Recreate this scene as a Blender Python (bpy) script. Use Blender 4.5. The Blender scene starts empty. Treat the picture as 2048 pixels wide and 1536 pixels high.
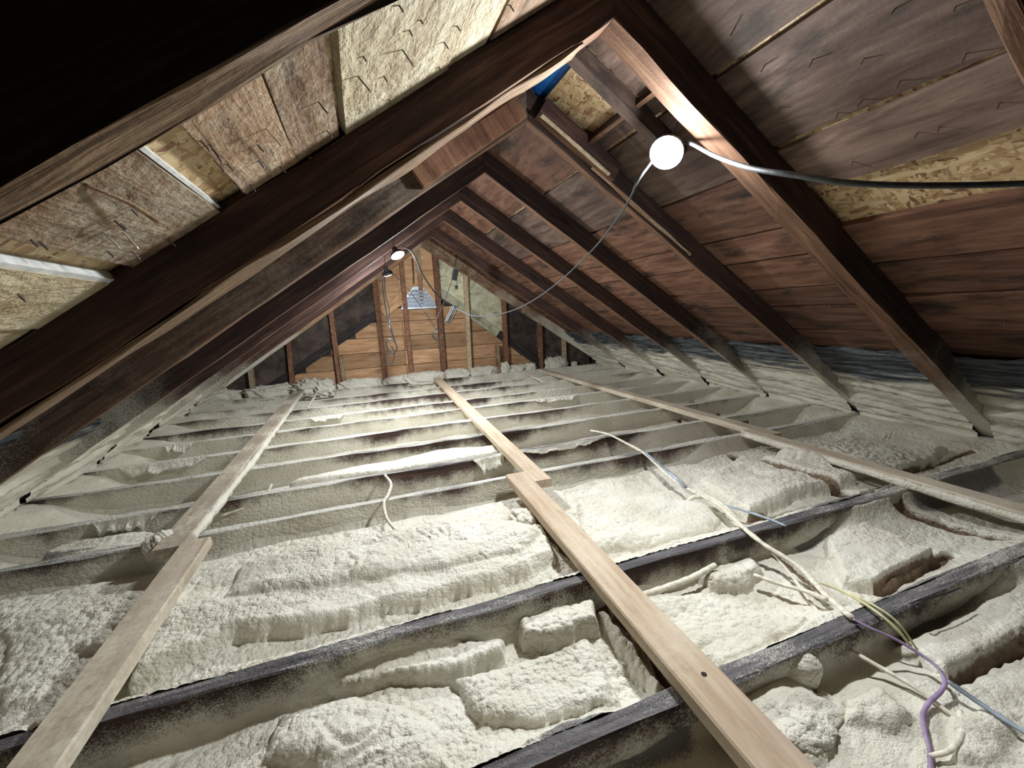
import bpy, math, random
import numpy as np
from mathutils import Matrix, Vector

# ------------------------------------------------------------------ camera, world, lights, exposure
FPX = 830.7
YAW, PIT, ROL = -.3348, -.1743, .0479
CAM = np.array([-.7619, 0., .807])
def _rot(a, b, c):
    ca, sa, cb, sb, cc, sc = math.cos(a), math.sin(a), math.cos(b), math.sin(b), math.cos(c), math.sin(c)
    return (np.array([[ca, -sa, 0], [sa, ca, 0], [0, 0, 1]]) @ np.array([[1, 0, 0], [0, cb, -sb], [0, sb, cb]])
            @ np.array([[cc, 0, sc], [0, 1, 0], [-sc, 0, cc]]))
RM = _rot(YAW, PIT, ROL)
SC = bpy.context.scene
COL = SC.collection
cd = bpy.data.cameras.new('camera')
cam = bpy.data.objects.new('camera', cd)
COL.objects.link(cam)
cd.sensor_width = 36
cd.lens = FPX / 2048 * 36
cd.clip_start = .02
mw = Matrix(((RM[0, 0], RM[0, 2], -RM[0, 1], CAM[0]), (RM[1, 0], RM[1, 2], -RM[1, 1], CAM[1]),
             (RM[2, 0], RM[2, 2], -RM[2, 1], CAM[2]), (0, 0, 0, 1)))
cam.matrix_world = mw
SC.camera = cam
w = bpy.data.worlds.new('world')
SC.world = w
w.use_nodes = True
w.node_tree.nodes['Background'].inputs[0].default_value = (.0015, .0016, .002, 1)
w.node_tree.nodes['Background'].inputs[1].default_value = 1.0
SC.view_settings.view_transform = 'Standard'
SC.view_settings.look = 'None'
SC.view_settings.gamma = 1
SC.view_settings.use_curve_mapping = False
SC.view_settings.exposure = 1.36
LAMPS = [  # position, facing, watts, disc radius
    ((.308, 1.30, 1.330), (-.62, -.46, -.63), 8.0, .058),
    ((-.505, 2.85, 1.194), (.30, -.40, -.86), 8.5, .045),
    ((-.538, 3.50, 1.142), (.22, .42, -.88), 9.0, .042)]
LCOL = (.93, .97, 1.0)
def area_light(loc, n, watts, r):
    l = bpy.data.lights.new('lamp_light', 'AREA')
    l.shape = 'DISK'; l.size = r * 2; l.energy = watts; l.color = LCOL
    o = bpy.data.objects.new('lamp_light', l)
    n = Vector(n).normalized()
    o.location = Vector(loc) + n * .012
    o.rotation_mode = 'QUATERNION'
    o.rotation_quaternion = n.to_track_quat('-Z', 'Y')
    COL.objects.link(o)
    return o
def glow_light(loc, n, watts, r):
    # the domed diffuser also throws light sideways
    l = bpy.data.lights.new('lamp_glow', 'POINT'); l.energy = watts * .75; l.color = LCOL; l.shadow_soft_size = .03
    o = bpy.data.objects.new('lamp_glow', l); o.location = Vector(loc) + Vector(n).normalized() * .05; COL.objects.link(o)
for a in LAMPS: area_light(*a); glow_light(*a)

# ------------------------------------------------------------------ pixel -> world helpers (photograph measured in 2048x1536)
H0, SL = 1.612, .6611          # rafter underside apex height above the joist tops, roof slope
DROP = .135                    # vertical depth of a rafter, underside to deck
def ray(u, v): return RM @ np.array([(u - 1024) / FPX, 1, (768 - v) / FPX])
def atY(u, v, Y): d = ray(u, v); return CAM + d * (Y / d[1])
def atZ(u, v, Z): d = ray(u, v); return CAM + d * ((Z - CAM[2]) / d[2])
def deck(u, v, s, off=DROP):
    d = ray(u, v); t = (H0 + off - SL * s * CAM[0] - CAM[2]) / (d[2] + SL * s * d[0]); return CAM + d * t
rnd = random.Random(5)
NP = np.random.default_rng(7)

# ------------------------------------------------------------------ noise
def vnoise(x, y, seed=0):
    x = np.asarray(x, float) + 137.3; y = np.asarray(y, float) + 71.9
    ix, iy = np.floor(x).astype(np.int64), np.floor(y).astype(np.int64)
    fx, fy = x - ix, y - iy
    fx, fy = fx * fx * (3 - 2 * fx), fy * fy * (3 - 2 * fy)
    def h(a, b):
        n = (a * 374761393 + b * 668265263 + seed * 1442695041) & 0xffffffff
        n = ((n ^ (n >> 13)) * 1274126177) & 0xffffffff
        return ((n ^ (n >> 16)) & 0xffff) / 65535.
    return (h(ix, iy) * (1 - fx) + h(ix + 1, iy) * fx) * (1 - fy) + (h(ix, iy + 1) * (1 - fx) + h(ix + 1, iy + 1) * fx) * fy
def fbm(x, y, seed=0, o=4):
    s, a, t = 0, 1, 0
    for i in range(o):
        s = s + a * vnoise(x * 2 ** i, y * 2 ** i, seed + i); t += a; a *= .5
    return s / t * 2 - 1
def bubbles(x, y, seed=0):
    ix, iy = np.floor(x).astype(np.int64), np.floor(y).astype(np.int64)
    best = np.full(np.shape(x), 9.)
    for a in (-1, 0, 1):
        for b in (-1, 0, 1):
            cx, cy = ix + a, iy + b
            def h(k):
                n = (cx * 374761393 + cy * 668265263 + (seed + k) * 1442695041) & 0xffffffff
                n = ((n ^ (n >> 13)) * 1274126177) & 0xffffffff
                return ((n ^ (n >> 16)) & 0xffff) / 65535.
            best = np.minimum(best, (cx + h(1) - x) ** 2 + (cy + h(2) - y) ** 2)
    return np.sqrt(np.maximum(0, 1 - best * 1.15))
def sstep(a, b, x):
    t = np.clip((x - a) / (b - a), 0, 1); return t * t * (3 - 2 * t)

# ------------------------------------------------------------------ materials
def mat(name):
    m = bpy.data.materials.new(name); m.use_nodes = True
    nt = m.node_tree; b = nt.nodes['Principled BSDF']
    return m, nt, b
class N:
    def __init__(s, nt): s.nt = nt
    def add(s, t, **k):
        n = s.nt.nodes.new(t)
        for a, v in k.items():
            if a.startswith('i_'):
                key = a[2:]; key = int(key) if key.isdigit() else key.replace('_', ' ')
                n.inputs[key].default_value = v
            else: setattr(n, a, v)
        return n
    def l(s, a, b): s.nt.links.new(a, b)
    def coords(s, scale=(1, 1, 1), rand=True):
        tc = s.add('ShaderNodeTexCoord'); mp = s.add('ShaderNodeMapping'); mp.inputs['Scale'].default_value = scale
        if rand:
            oi = s.add('ShaderNodeObjectInfo'); mu = s.add('ShaderNodeVectorMath', operation='SCALE'); cb = s.add('ShaderNodeCombineXYZ')
            for i in range(3): s.l(oi.outputs['Random'], cb.inputs[i])
            s.l(cb.outputs[0], mu.inputs[0]); mu.inputs['Scale'].default_value = 37.0
            ad = s.add('ShaderNodeVectorMath', operation='ADD')
            s.l(tc.outputs['Object'], ad.inputs[0]); s.l(mu.outputs[0], ad.inputs[1]); s.l(ad.outputs[0], mp.inputs[0])
        else: s.l(tc.outputs['Object'], mp.inputs[0])
        return mp.outputs[0]
    def noise(s, vec, sc, det=4, rough=.55, dist=0):
        n = s.add('ShaderNodeTexNoise'); n.inputs['Scale'].default_value = sc; n.inputs['Detail'].default_value = det
        n.inputs['Roughness'].default_value = rough; n.inputs['Distortion'].default_value = dist
        s.l(vec, n.inputs['Vector']); return n.outputs['Fac']
    def ramp(s, fac, stops):
        r = s.add('ShaderNodeValToRGB'); e = r.color_ramp.elements
        while len(e) < len(stops): e.new(.5)
        for q, (p, c) in zip(e, stops):
            q.position = p; q.color = (*c, 1) if len(c) == 3 else c
        s.l(fac, r.inputs[0]); return r.outputs[0]
    def mix(s, fac, a, b, mode='MIX'):
        m = s.add('ShaderNodeMix', data_type='RGBA', blend_type=mode)
        for v, i in ((fac, 0), (a, 6), (b, 7)):
            if hasattr(v, 'is_linked'): s.l(v, m.inputs[i])
            elif i == 0: m.inputs[0].default_value = v
            else: m.inputs[i].default_value = (*v, 1)
        return m.outputs[2]
    def math(s, op, a, b=None, c=None):
        m = s.add('ShaderNodeMath', operation=op)
        for i, v in enumerate((a, b, c)):
            if v is None: continue
            if hasattr(v, 'is_linked'): s.l(v, m.inputs[i])
            else: m.inputs[i].default_value = v
        return m.outputs[0]
    def step(s, v, a, b):
        m = s.add('ShaderNodeMapRange', interpolation_type='SMOOTHSTEP')
        m.inputs[1].default_value = a; m.inputs[2].default_value = b
        s.l(v, m.inputs[0]); return m.outputs[0]
    def bump(s, h, b, st=.4, d=.01):
        n = s.add('ShaderNodeBump'); n.inputs['Strength'].default_value = st; n.inputs['Distance'].default_value = d
        s.l(h, n.inputs['Height']); s.l(n.outputs[0], b.inputs['Normal'])

FOAMC = [(.0, (.58, .545, .44)), (.5, (.71, .685, .58)), (1, (.79, .775, .69))]
def foam_color(n, wv):
    return n.ramp(n.noise(wv, 5, 5), [(.25, FOAMC[0][1]), (.5, FOAMC[1][1]), (.75, FOAMC[2][1])])

def wood(name, c_dark, c_mid, c_light, grain=(1.2, 22, 22), rough=.8, foam=None, dust=0., bump=.5, blot=.5, blotc=(.012, .011, .01), under=None, bd=.004):
    """grain runs along local X. foam=(s0,s1): spray-foam overspray grows between those local X."""
    m, nt, b = mat(name); n = N(nt)
    g = n.coords(grain); p = n.coords((1, 1, 1))
    f = n.noise(g, 2.5, 6, .6, .6)
    col = n.ramp(f, [(.28, c_dark), (.5, c_mid), (.72, c_light)])
    oi = n.add('ShaderNodeObjectInfo')
    hv = n.add('ShaderNodeHueSaturation'); n.l(col, hv.inputs['Color'])
    n.l(n.math('MULTIPLY_ADD', oi.outputs['Random'], .7, .65), hv.inputs['Value'])
    col = hv.outputs[0]
    if blot:
        bl = n.noise(n.coords((1.2, 3, 3)), 2.2, 5, .65)
        col = n.mix(n.math('MULTIPLY', n.step(bl, .52, .68), blot), col, blotc)
    if under:  # separate colour for downward faces, light painted into the wood
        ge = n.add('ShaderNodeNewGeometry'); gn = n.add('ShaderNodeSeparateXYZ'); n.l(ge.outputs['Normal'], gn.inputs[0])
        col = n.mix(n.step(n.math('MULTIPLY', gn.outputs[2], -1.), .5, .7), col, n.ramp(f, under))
    if dust:
        du = n.noise(p, 60, 3, .7); du2 = n.noise(p, 3, 4, .6)
        col = n.mix(n.math('MULTIPLY', n.step(n.math('ADD', n.math('MULTIPLY', du, .5), n.math('MULTIPLY', du2, .9)), .62, .95), dust), col, (.70, .66, .52))
    if foam:
        tc = n.add('ShaderNodeTexCoord'); sx = n.add('ShaderNodeSeparateXYZ'); n.l(tc.outputs['Object'], sx.inputs[0])
        s = n.math('ADD', sx.outputs[0], n.math('MULTIPLY', n.math('SUBTRACT', n.noise(p, 3, 3), .5), 1.0))
        s = n.math('ADD', s, n.math('MULTIPLY', n.math('SUBTRACT', n.noise(p, 170, 2), .5), .8))
        col = n.mix(n.step(s, foam[0], foam[1]), col, foam_color(n, p))
    n.l(col, b.inputs['Base Color']); b.inputs['Roughness'].default_value = rough
    b.inputs['Specular IOR Level'].default_value = .25
    h = n.math('ADD', n.math('MULTIPLY', f, 1.), n.math('MULTIPLY', n.noise(p, 90, 3), .4))
    if bd > .005: h = n.math('ADD', h, n.math('MULTIPLY', n.noise(p, 34, 4, .6), 1.2))
    n.bump(h, b, bump, bd)
    return m

def foam_mat(name, bare=True, tint=None):
    m, nt, b = mat(name); n = N(nt)
    p = n.coords((1, 1, 1), False)
    col = foam_color(n, p)
    fine = n.noise(p, 140, 4, .6)
    mid = n.noise(p, 28, 5, .6)
    col = n.mix(n.math('MULTIPLY', n.step(mid, .5, .8), .3), col, (.52, .46, .34))
    sp = n.step(n.noise(p, 260, 2, .5), .70, .76)
    col = n.mix(n.math('MULTIPLY', sp, .5), col, (.22, .19, .14))
    if bare:
        at = n.add('ShaderNodeAttribute', attribute_name='bare')  # brown for unsprayed grooves and for the painted shadow bands
        spk = n.math('ADD', at.outputs['Fac'], n.math('MULTIPLY', n.math('SUBTRACT', n.noise(p, 90, 3), .5), .6))
        col = n.mix(n.step(spk, .3, .7), col, n.ramp(mid, [(.3, (.11, .07, .042)), (.7, (.26, .18, .115))]))
        at2 = n.add('ShaderNodeAttribute', attribute_name='grime')
        spk = n.math('ADD', at2.outputs['Fac'], n.math('MULTIPLY', n.math('SUBTRACT', n.noise(p, 210, 2), .5), .9))
        col = n.mix(n.math('MULTIPLY', n.step(spk, .3, .9), .85), col, (.10, .10, .105))
    if tint: col = n.mix(tint[0], col, tint[1])
    n.l(col, b.inputs['Base Color'])
    b.inputs['Roughness'].default_value = .5; b.inputs['Specular IOR Level'].default_value = .4
    hs = []
    for sc, k in ((58, 1.), (125, .5)):
        vo = n.add('ShaderNodeTexVoronoi', feature='F1'); vo.inputs['Scale'].default_value = sc; vo.inputs['Randomness'].default_value = .9
        n.l(p, vo.inputs['Vector'])
        d2 = n.math('MINIMUM', n.math('MULTIPLY', vo.outputs['Distance'], vo.outputs['Distance']), .95)
        hs.append(n.math('MULTIPLY', n.math('SQRT', n.math('SUBTRACT', 1., d2)), .9 * k))
    big = n.noise(p, 3.2, 3)
    h = n.math('MULTIPLY', n.math('ADD', hs[0], hs[1]), n.math('ADD', n.math('MULTIPLY', n.step(big, .42, .60), .65), .40))
    h = n.math('ADD', h, n.math('MULTIPLY', n.noise(p, 190, 3, .6), .42))
    h = n.math('ADD', h, n.math('MULTIPLY', n.noise(p, 16, 3, .5), .45))
    n.bump(h, b, .75, .011)
    return m

def joist_mat(name, cover, topc):
    """old joist with spray-foam overspray: foam on the lower side faces, dark wood towards the top edge"""
    m, nt, b = mat(name); n = N(nt)
    tc = n.add('ShaderNodeTexCoord'); sx = n.add('ShaderNodeSeparateXYZ'); n.l(tc.outputs['Object'], sx.inputs[0])
    p = n.coords((1, 1, 1))
    base = n.ramp(n.noise(n.coords((1, 20, 20)), 2.5, 5), [(.3, (.022, .014, .013)), (.6, (.075, .042, .034)), (.8, (.13, .075, .06))])
    big = n.noise(n.coords((1, .3, .3)), 1.5, 3, .6)
    spk = n.noise(p, 230, 3, .7); med = n.noise(p, 18, 4, .6)
    depth = n.math('MULTIPLY', sx.outputs[2], -10.)
    xr = n.step(sx.outputs[0], 2.95, 3.6); xl = n.step(sx.outputs[0], 2.2, 1.0)
    f = n.math('ADD', depth, n.math('MULTIPLY', n.math('SUBTRACT', big, .5), 3.6))
    f = n.math('ADD', f, n.math('MULTIPLY', n.math('SUBTRACT', med, .5), .9))
    f = n.math('ADD', f, n.math('MULTIPLY', n.math('SUBTRACT', spk, .5), 1.5))
    f = n.math('ADD', f, cover)
    f = n.math('ADD', f, n.math('MULTIPLY', xr, .7))
    f = n.math('ADD', f, n.math('MULTIPLY', xl, .26 if cover > -.2 else .0))
    side = n.mix(n.step(f, -.15, .75), base, foam_color(n, p))
    ge = n.add('ShaderNodeNewGeometry'); sn = n.add('ShaderNodeSeparateXYZ'); n.l(ge.outputs['Normal'], sn.inputs[0])
    tf = n.math('ADD', n.math('MULTIPLY', n.math('SUBTRACT', big, .5), 2.0), n.math('MULTIPLY', n.math('SUBTRACT', spk, .5), 1.6))
    tf = n.math('ADD', tf, n.math('MULTIPLY', n.math('SUBTRACT', n.noise(n.coords((2, 12, 12)), 4, 4), .5), 1.2))
    tf = n.math('ADD', tf, n.math('MULTIPLY', xr, .55))
    gr = n.ramp(n.noise(n.coords((1.5, 30, 30)), 3, 5), [(.3, (.05, .048, .05)), (.7, (.17, .16, .165))])
    top = n.mix(n.step(tf, topc - .35, topc + .45), gr, (.66, .65, .58))
    col = n.mix(n.step(sn.outputs[2], .55, .8), side, top)
    n.l(col, b.inputs['Base Color']); b.inputs['Roughness'].default_value = .7
    b.inputs['Specular IOR Level'].default_value = .25
    vo = n.add('ShaderNodeTexVoronoi', feature='F1'); vo.inputs['Scale'].default_value = 85; n.l(n.coords((.8, 1, 1)), vo.inputs['Vector'])
    dm = n.math('MULTIPLY', n.math('MULTIPLY', vo.outputs['Distance'], vo.outputs['Distance']), n.math('MULTIPLY', n.step(f, -.1, .9), -.8))
    h = n.math('ADD', n.math('ADD', n.math('MULTIPLY', spk, .5), n.noise(p, 60, 4)), dm); n.bump(h, b, .75, .009)
    return m

def osb_mat():
    m, nt, b = mat('osb'); n = N(nt)
    c = n.coords((1, 1, 1), False)
    nz = n.add('ShaderNodeTexNoise'); nz.inputs['Scale'].default_value = 14; nz.inputs['Detail'].default_value = 2; n.l(c, nz.inputs['Vector'])
    dv = n.add('ShaderNodeVectorMath', operation='SCALE'); dv.inputs['Scale'].default_value = .035; n.l(nz.outputs['Color'], dv.inputs[0])
    ad = n.add('ShaderNodeVectorMath', operation='ADD'); n.l(c, ad.inputs[0]); n.l(dv.outputs[0], ad.inputs[1])
    cols = []
    sel = []
    for sc, ro in (((17, 62, 20), .35), ((66, 19, 20), .25), ((30, 75, 20), 1.0), ((90, 26, 20), .9)):
        mp = n.add('ShaderNodeMapping'); mp.inputs['Scale'].default_value = sc; mp.inputs['Rotation'].default_value = (0, 0, ro); n.l(ad.outputs[0], mp.inputs[0])
        v = n.add('ShaderNodeTexVoronoi'); v.inputs['Scale'].default_value = 1; n.l(mp.outputs[0], v.inputs['Vector'])
        sp = n.add('ShaderNodeSeparateColor'); n.l(v.outputs['Color'], sp.inputs[0]); cols.append(sp.outputs[0]); sel.append(sp.outputs[1])
    def pick(a_, b_, k):
        g = n.math('GREATER_THAN', k, .5)
        return n.math('ADD', n.math('MULTIPLY', a_, g), n.math('MULTIPLY', b_, n.math('SUBTRACT', 1., g)))
    f = pick(pick(cols[0], cols[1], sel[0]), pick(cols[2], cols[3], sel[3]), sel[2])
    f = n.math('ADD', n.math('MULTIPLY', f, .8), n.math('MULTIPLY', n.noise(c, 60, 3), .2))
    col = n.ramp(f, [(.10, (.17, .075, .035)), (.20, (.34, .205, .10)), (.45, (.47, .33, .165)), (.85, (.62, .49, .29))])
    n.l(col, b.inputs['Base Color']); b.inputs['Roughness'].default_value = .65
    n.bump(f, b, .5, .004)
    return m

def plain(name, c, rough=.6, metal=0., noise=.25, sc=40, bump=.2, emit=None):
    m, nt, b = mat(name); n = N(nt)
    p = n.coords((1, 1, 1))
    f = n.noise(p, sc, 4)
    lo = tuple(v * (1 - noise) for v in c); hi = tuple(min(1, v * (1 + noise)) for v in c)
    n.l(n.ramp(f, [(.3, lo), (.7, hi)]), b.inputs['Base Color'])
    b.inputs['Roughness'].default_value = rough; b.inputs['Metallic'].default_value = metal
    if bump: n.bump(f, b, bump, .003)
    if emit:
        b.inputs['Emission Color'].default_value = (*emit[0], 1); b.inputs['Emission Strength'].default_value = emit[1]
    return m

M = {}
UND_BOUNCE = [(.3, (.07, .035, .020)), (.5, (.14, .074, .044)), (.7, (.22, .125, .075))]  # lighter undersides, standing in for light bounced off the foam
M['rafter'] = wood('rafter_wood', (.018, .011, .010), (.048, .026, .021), (.10, .055, .040), foam=(1.95, 2.9), blot=.5, under=UND_BOUNCE)
M['rafter_dusty'] = wood('dusty_rafter_wood', (.022, .013, .009), (.060, .037, .025), (.13, .085, .058), foam=(2.1, 2.9), blot=.7, dust=.12, under=UND_BOUNCE)
M['rafter_shaded'] = wood('rough_rafter_wood', (.006, .004, .004), (.016, .010, .008), (.035, .02, .015), grain=(2.5, 45, 45), foam=(1.95, 2.9), blot=.25, bump=1.,  # shade painted in: side faces near black, underside tan
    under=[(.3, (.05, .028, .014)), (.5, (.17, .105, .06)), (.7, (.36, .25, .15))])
M['split_wood'] = wood('split_wood', (.055, .034, .02), (.155, .10, .06), (.28, .20, .13), grain=(2.5, 45, 45), foam=(1.95, 2.9), blot=.2, bump=1.)
M['gable_rafter'] = wood('gable_rafter_wood', (.14, .07, .035), (.27, .15, .085), (.40, .27, .16), foam=(1.5, 2.4), blot=.25, dust=.5)
M['plank_red'] = wood('red_brown_roof_plank', (.062, .030, .020), (.150, .075, .048), (.235, .132, .088), grain=(1.5, 9, 9), blot=.8)
M['plank_grey'] = wood('grey_brown_roof_plank', (.055, .036, .029), (.125, .082, .064), (.21, .15, .118), grain=(1.5, 9, 9), blot=.6)
M['plank_tan'] = wood('tan_roof_plank', (.12, .065, .035), (.27, .17, .10), (.40, .28, .18), grain=(1.5, 14, 14), blot=.35, dust=.45, bump=.9, bd=.008)
M['plank_pale'] = wood('pale_dusty_roof_plank', (.30, .22, .12), (.56, .46, .30), (.72, .64, .44), grain=(2, 9, 9), blot=.30, dust=.8, blotc=(.16, .10, .05), bump=1., bd=.010)
M['osb'] = osb_mat()
M['gable_plank'] = wood('gable_sheathing_plank', (.30, .165, .08), (.46, .275, .15), (.58, .38, .23), grain=(1.5, 12, 12), blot=.35, blotc=(.07, .04, .025))
M['gable_dark'] = wood('dark_gable_panel', (.022, .017, .014), (.060, .045, .038), (.11, .08, .065), grain=(3, 3, 3), blot=.6)
M['gable_mould'] = wood('dusted_gable_panel', (.30, .28, .18), (.52, .50, .36), (.68, .67, .50), grain=(4, 4, 4), blot=.75, blotc=(.12, .11, .07))
M['stud'] = wood('stud_wood', (.10, .045, .025), (.22, .11, .065), (.33, .18, .11), grain=(14, 14, 1.2), blot=.4, blotc=(.05, .025, .018))
M['stud_pale'] = wood('dusted_stud_wood', (.30, .22, .13), (.48, .38, .25), (.60, .52, .36), grain=(14, 14, 1.2), blot=.3, blotc=(.2, .12, .07))
M['black_board'] = wood('blackened_board', (.012, .011, .011), (.035, .031, .03), (.08, .07, .065), blot=.4)
M['lumber'] = wood('new_lumber', (.40, .29, .19), (.52, .41, .29), (.62, .53, .41), grain=(1.2, 16, 16), blot=.22, blotc=(.28, .18, .16), dust=.35, bump=.25)
M['lumber_dusty'] = wood('foam_dusted_lumber', (.38, .31, .23), (.49, .42, .32), (.58, .52, .41), grain=(1.2, 16, 16), blot=.2, blotc=(.3, .24, .2), dust=.9, bump=.35)
M['foam'] = foam_mat('spray_foam')
M['foam_plain'] = foam_mat('spray_foam_lump', False)
M['joist_far'] = joist_mat('foam_sprayed_joist', -.02, -.55)
M['joist_mid'] = joist_mat('half_sprayed_joist', -.16, -.10)
M['joist_near'] = joist_mat('dark_joist', -.28, .45)
M['nail'] = plain('nail_steel', (.14, .12, .11), .5, .6)
M['nail_bright'] = plain('bright_nail_steel', (.5, .48, .44), .4, .7)
M['cable_grey'] = plain('grey_cord_rubber', (.055, .065, .072), .6)
M['cable_black'] = plain('black_cord_rubber', (.02, .02, .022), .4)
M['black_plastic'] = plain('black_plastic', (.015, .015, .016), .4)
M['cable_foam'] = plain('foam_coated_cable', (.70, .66, .54), .7, 0, .25, 60, .5)
M['cable_violet'] = plain('violet_cable_sheath', (.30, .22, .36), .5, 0, .3, 25, .3)
M['cable_blue'] = plain('blue_white_cable_sheath', (.34, .40, .48), .5, 0, .6, 12, .3)
M['cable_yellow'] = plain('yellowish_cable_sheath', (.62, .58, .32), .6, 0, .3, 25, .3)
M['metal'] = plain('galvanised_metal', (.66, .74, .86), .4, .25)
M['white_metal'] = plain('white_edge_strip', (.70, .72, .70), .5, .0)
M['tarp'] = plain('blue_tarp', (.02, .16, .55), .5, 0, .15)
M['lens'] = plain('lit_lamp_lens', (1, 1, 1), .5, 0, 0, 40, 0, ((.95, .98, 1), 60))
M['dark'] = plain('dark_backing', (.02, .016, .013), .9)
M['lath'] = plain('old_floor_backing', (.10, .065, .04), .9)

def baffle_mat():
    m, nt, b = mat('foamed_baffle'); n = N(nt)
    p = n.coords((1, 1, 1))
    tc = n.add('ShaderNodeTexCoord'); sx = n.add('ShaderNodeSeparateXYZ'); n.l(tc.outputs['Object'], sx.inputs[0])
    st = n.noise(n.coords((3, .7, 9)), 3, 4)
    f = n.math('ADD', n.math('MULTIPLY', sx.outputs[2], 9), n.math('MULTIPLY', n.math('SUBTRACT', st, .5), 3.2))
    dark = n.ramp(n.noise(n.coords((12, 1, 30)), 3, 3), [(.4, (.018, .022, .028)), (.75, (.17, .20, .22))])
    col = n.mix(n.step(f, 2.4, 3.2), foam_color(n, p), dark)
    n.l(col, b.inputs['Base Color']); b.inputs['Roughness'].default_value = .55
    n.bump(n.math('ADD', n.noise(p, 120, 3), n.noise(p, 30, 4)), b, .5, .006)
    return m
M['baffle'] = baffle_mat()

# ------------------------------------------------------------------ object helpers
def mesh(name, V, F, m, parent=None, frame=None, smooth=False, attrs=None):
    me = bpy.data.meshes.new(name)
    V = np.asarray(V, float)
    mtx = Matrix.Identity(4) if frame is None else frame
    inv = np.array(mtx.inverted())
    V = V @ inv[:3, :3].T + inv[:3, 3]
    if isinstance(F, np.ndarray):
        nf, k = F.shape
        me.vertices.add(len(V)); me.vertices.foreach_set('co', V.astype(np.float32).ravel())
        me.loops.add(nf * k); me.loops.foreach_set('vertex_index', F.astype(np.int32).ravel())
        me.polygons.add(nf); me.polygons.foreach_set('loop_start', (np.arange(nf) * k).astype(np.int32))
        me.update(calc_edges=True)
    else:
        me.from_pydata([tuple(v) for v in V], [], F); me.update()
    if attrs:
        for k, a in attrs.items():
            at = me.attributes.new(k, 'FLOAT', 'POINT'); at.data.foreach_set('value', np.asarray(a, np.float32).ravel())
    if smooth: me.polygons.foreach_set('use_smooth', [True] * len(me.polygons))
    me.materials.append(m)
    o = bpy.data.objects.new(name, me); COL.objects.link(o)
    o.matrix_world = mtx
    if parent is not None:
        o.parent = parent; o.matrix_parent_inverse = Matrix.Identity(4)
        o.matrix_local = parent.matrix_world.inverted() @ mtx
    return o
def tag(o, label, cat, group=None):
    o['label'] = label; o['category'] = cat
    if group: o['group'] = group
    return o
def empty(name, loc):
    o = bpy.data.objects.new(name, None); o.matrix_world = Matrix.Translation(Vector([float(v) for v in loc])); COL.objects.link(o); o.empty_display_size = .05; return o
def frame(o, x, z):
    """matrix with origin o, local X along x, local Z near z"""
    x = Vector([float(a) for a in x]).normalized(); z = Vector([float(a) for a in z]); y = z.cross(x).normalized(); z = x.cross(y)
    return Matrix(((x.x, y.x, z.x, float(o[0])), (x.y, y.y, z.y, float(o[1])), (x.z, y.z, z.z, float(o[2])), (0, 0, 0, 1)))
def beam(name, m, A, B, wd, ht, up=(0, 0, 1), parent=None, n=12, jit=.0, base='top', cutA=None, cutB=None, bev=.0025, seed=0, sag=0):
    """rectangular timber from A to B. A, B lie on the centre line of its top face ('top') or bottom face ('bottom')."""
    A, B = np.array(A, float), np.array(B, float)
    fr = frame(A, B - A, up)
    R3 = np.array(fr)[:3, :3]; L = np.linalg.norm(B - A)
    z0, z1 = (-ht, 0) if base == 'top' else (0, ht)
    prof = [(-wd / 2 + bev, z0), (wd / 2 - bev, z0), (wd / 2, z0 + bev), (wd / 2, z1 - bev), (wd / 2 - bev, z1), (-wd / 2 + bev, z1), (-wd / 2, z1 - bev), (-wd / 2, z0 + bev)]
    V = []; k = len(prof)
    for i in range(n + 1):
        t = i / n
        for j, (py, pz) in enumerate(prof):
            q = np.array([t * L, py, pz])
            if jit and 0 < i < n:
                q[1] += jit * (vnoise(t * L * 7, j // 2 * 3.7, seed) - .5) * 2; q[2] += jit * (vnoise(t * L * 6, (j + 1) // 2 * 5.1 + 40, seed) - .5) * 2
            q[2] += sag * math.sin(t * math.pi)
            V.append(A + R3 @ q)
    V = np.array(V)
    for cut, sl in ((cutA, slice(0, k)), (cutB, slice(n * k, (n + 1) * k))):
        if cut is not None:               # slide end vertices along the beam onto the plane (axis, value)
            ax, val = cut; d = R3[:, 0]
            V[sl] += np.outer((val - V[sl][:, ax]) / d[ax], d)
    F = [tuple(range(k - 1, -1, -1)), tuple(n * k + j for j in range(k))]
    for i in range(n):
        for j in range(k):
            a, b_ = i * k + j, i * k + (j + 1) % k
            F.append((a, b_, b_ + k, a + k))
    return mesh(name, V, F, m, parent, fr)
def smooth_path(P, sub=6):
    P = [np.array(p, float) for p in P]
    if len(P) < 3: return np.array(P)
    out = []
    Q = [2 * P[0] - P[1]] + P + [2 * P[-1] - P[-2]]
    for i in range(1, len(Q) - 2):
        a, b_, c, d = Q[i - 1:i + 3]
        for s in range(sub):
            t = s / sub
            out.append(.5 * ((2 * b_) + (-a + c) * t + (2 * a - 5 * b_ + 4 * c - d) * t * t + (-a + 3 * b_ - 3 * c + d) * t ** 3))
    out.append(P[-1]); return np.array(out)
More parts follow.
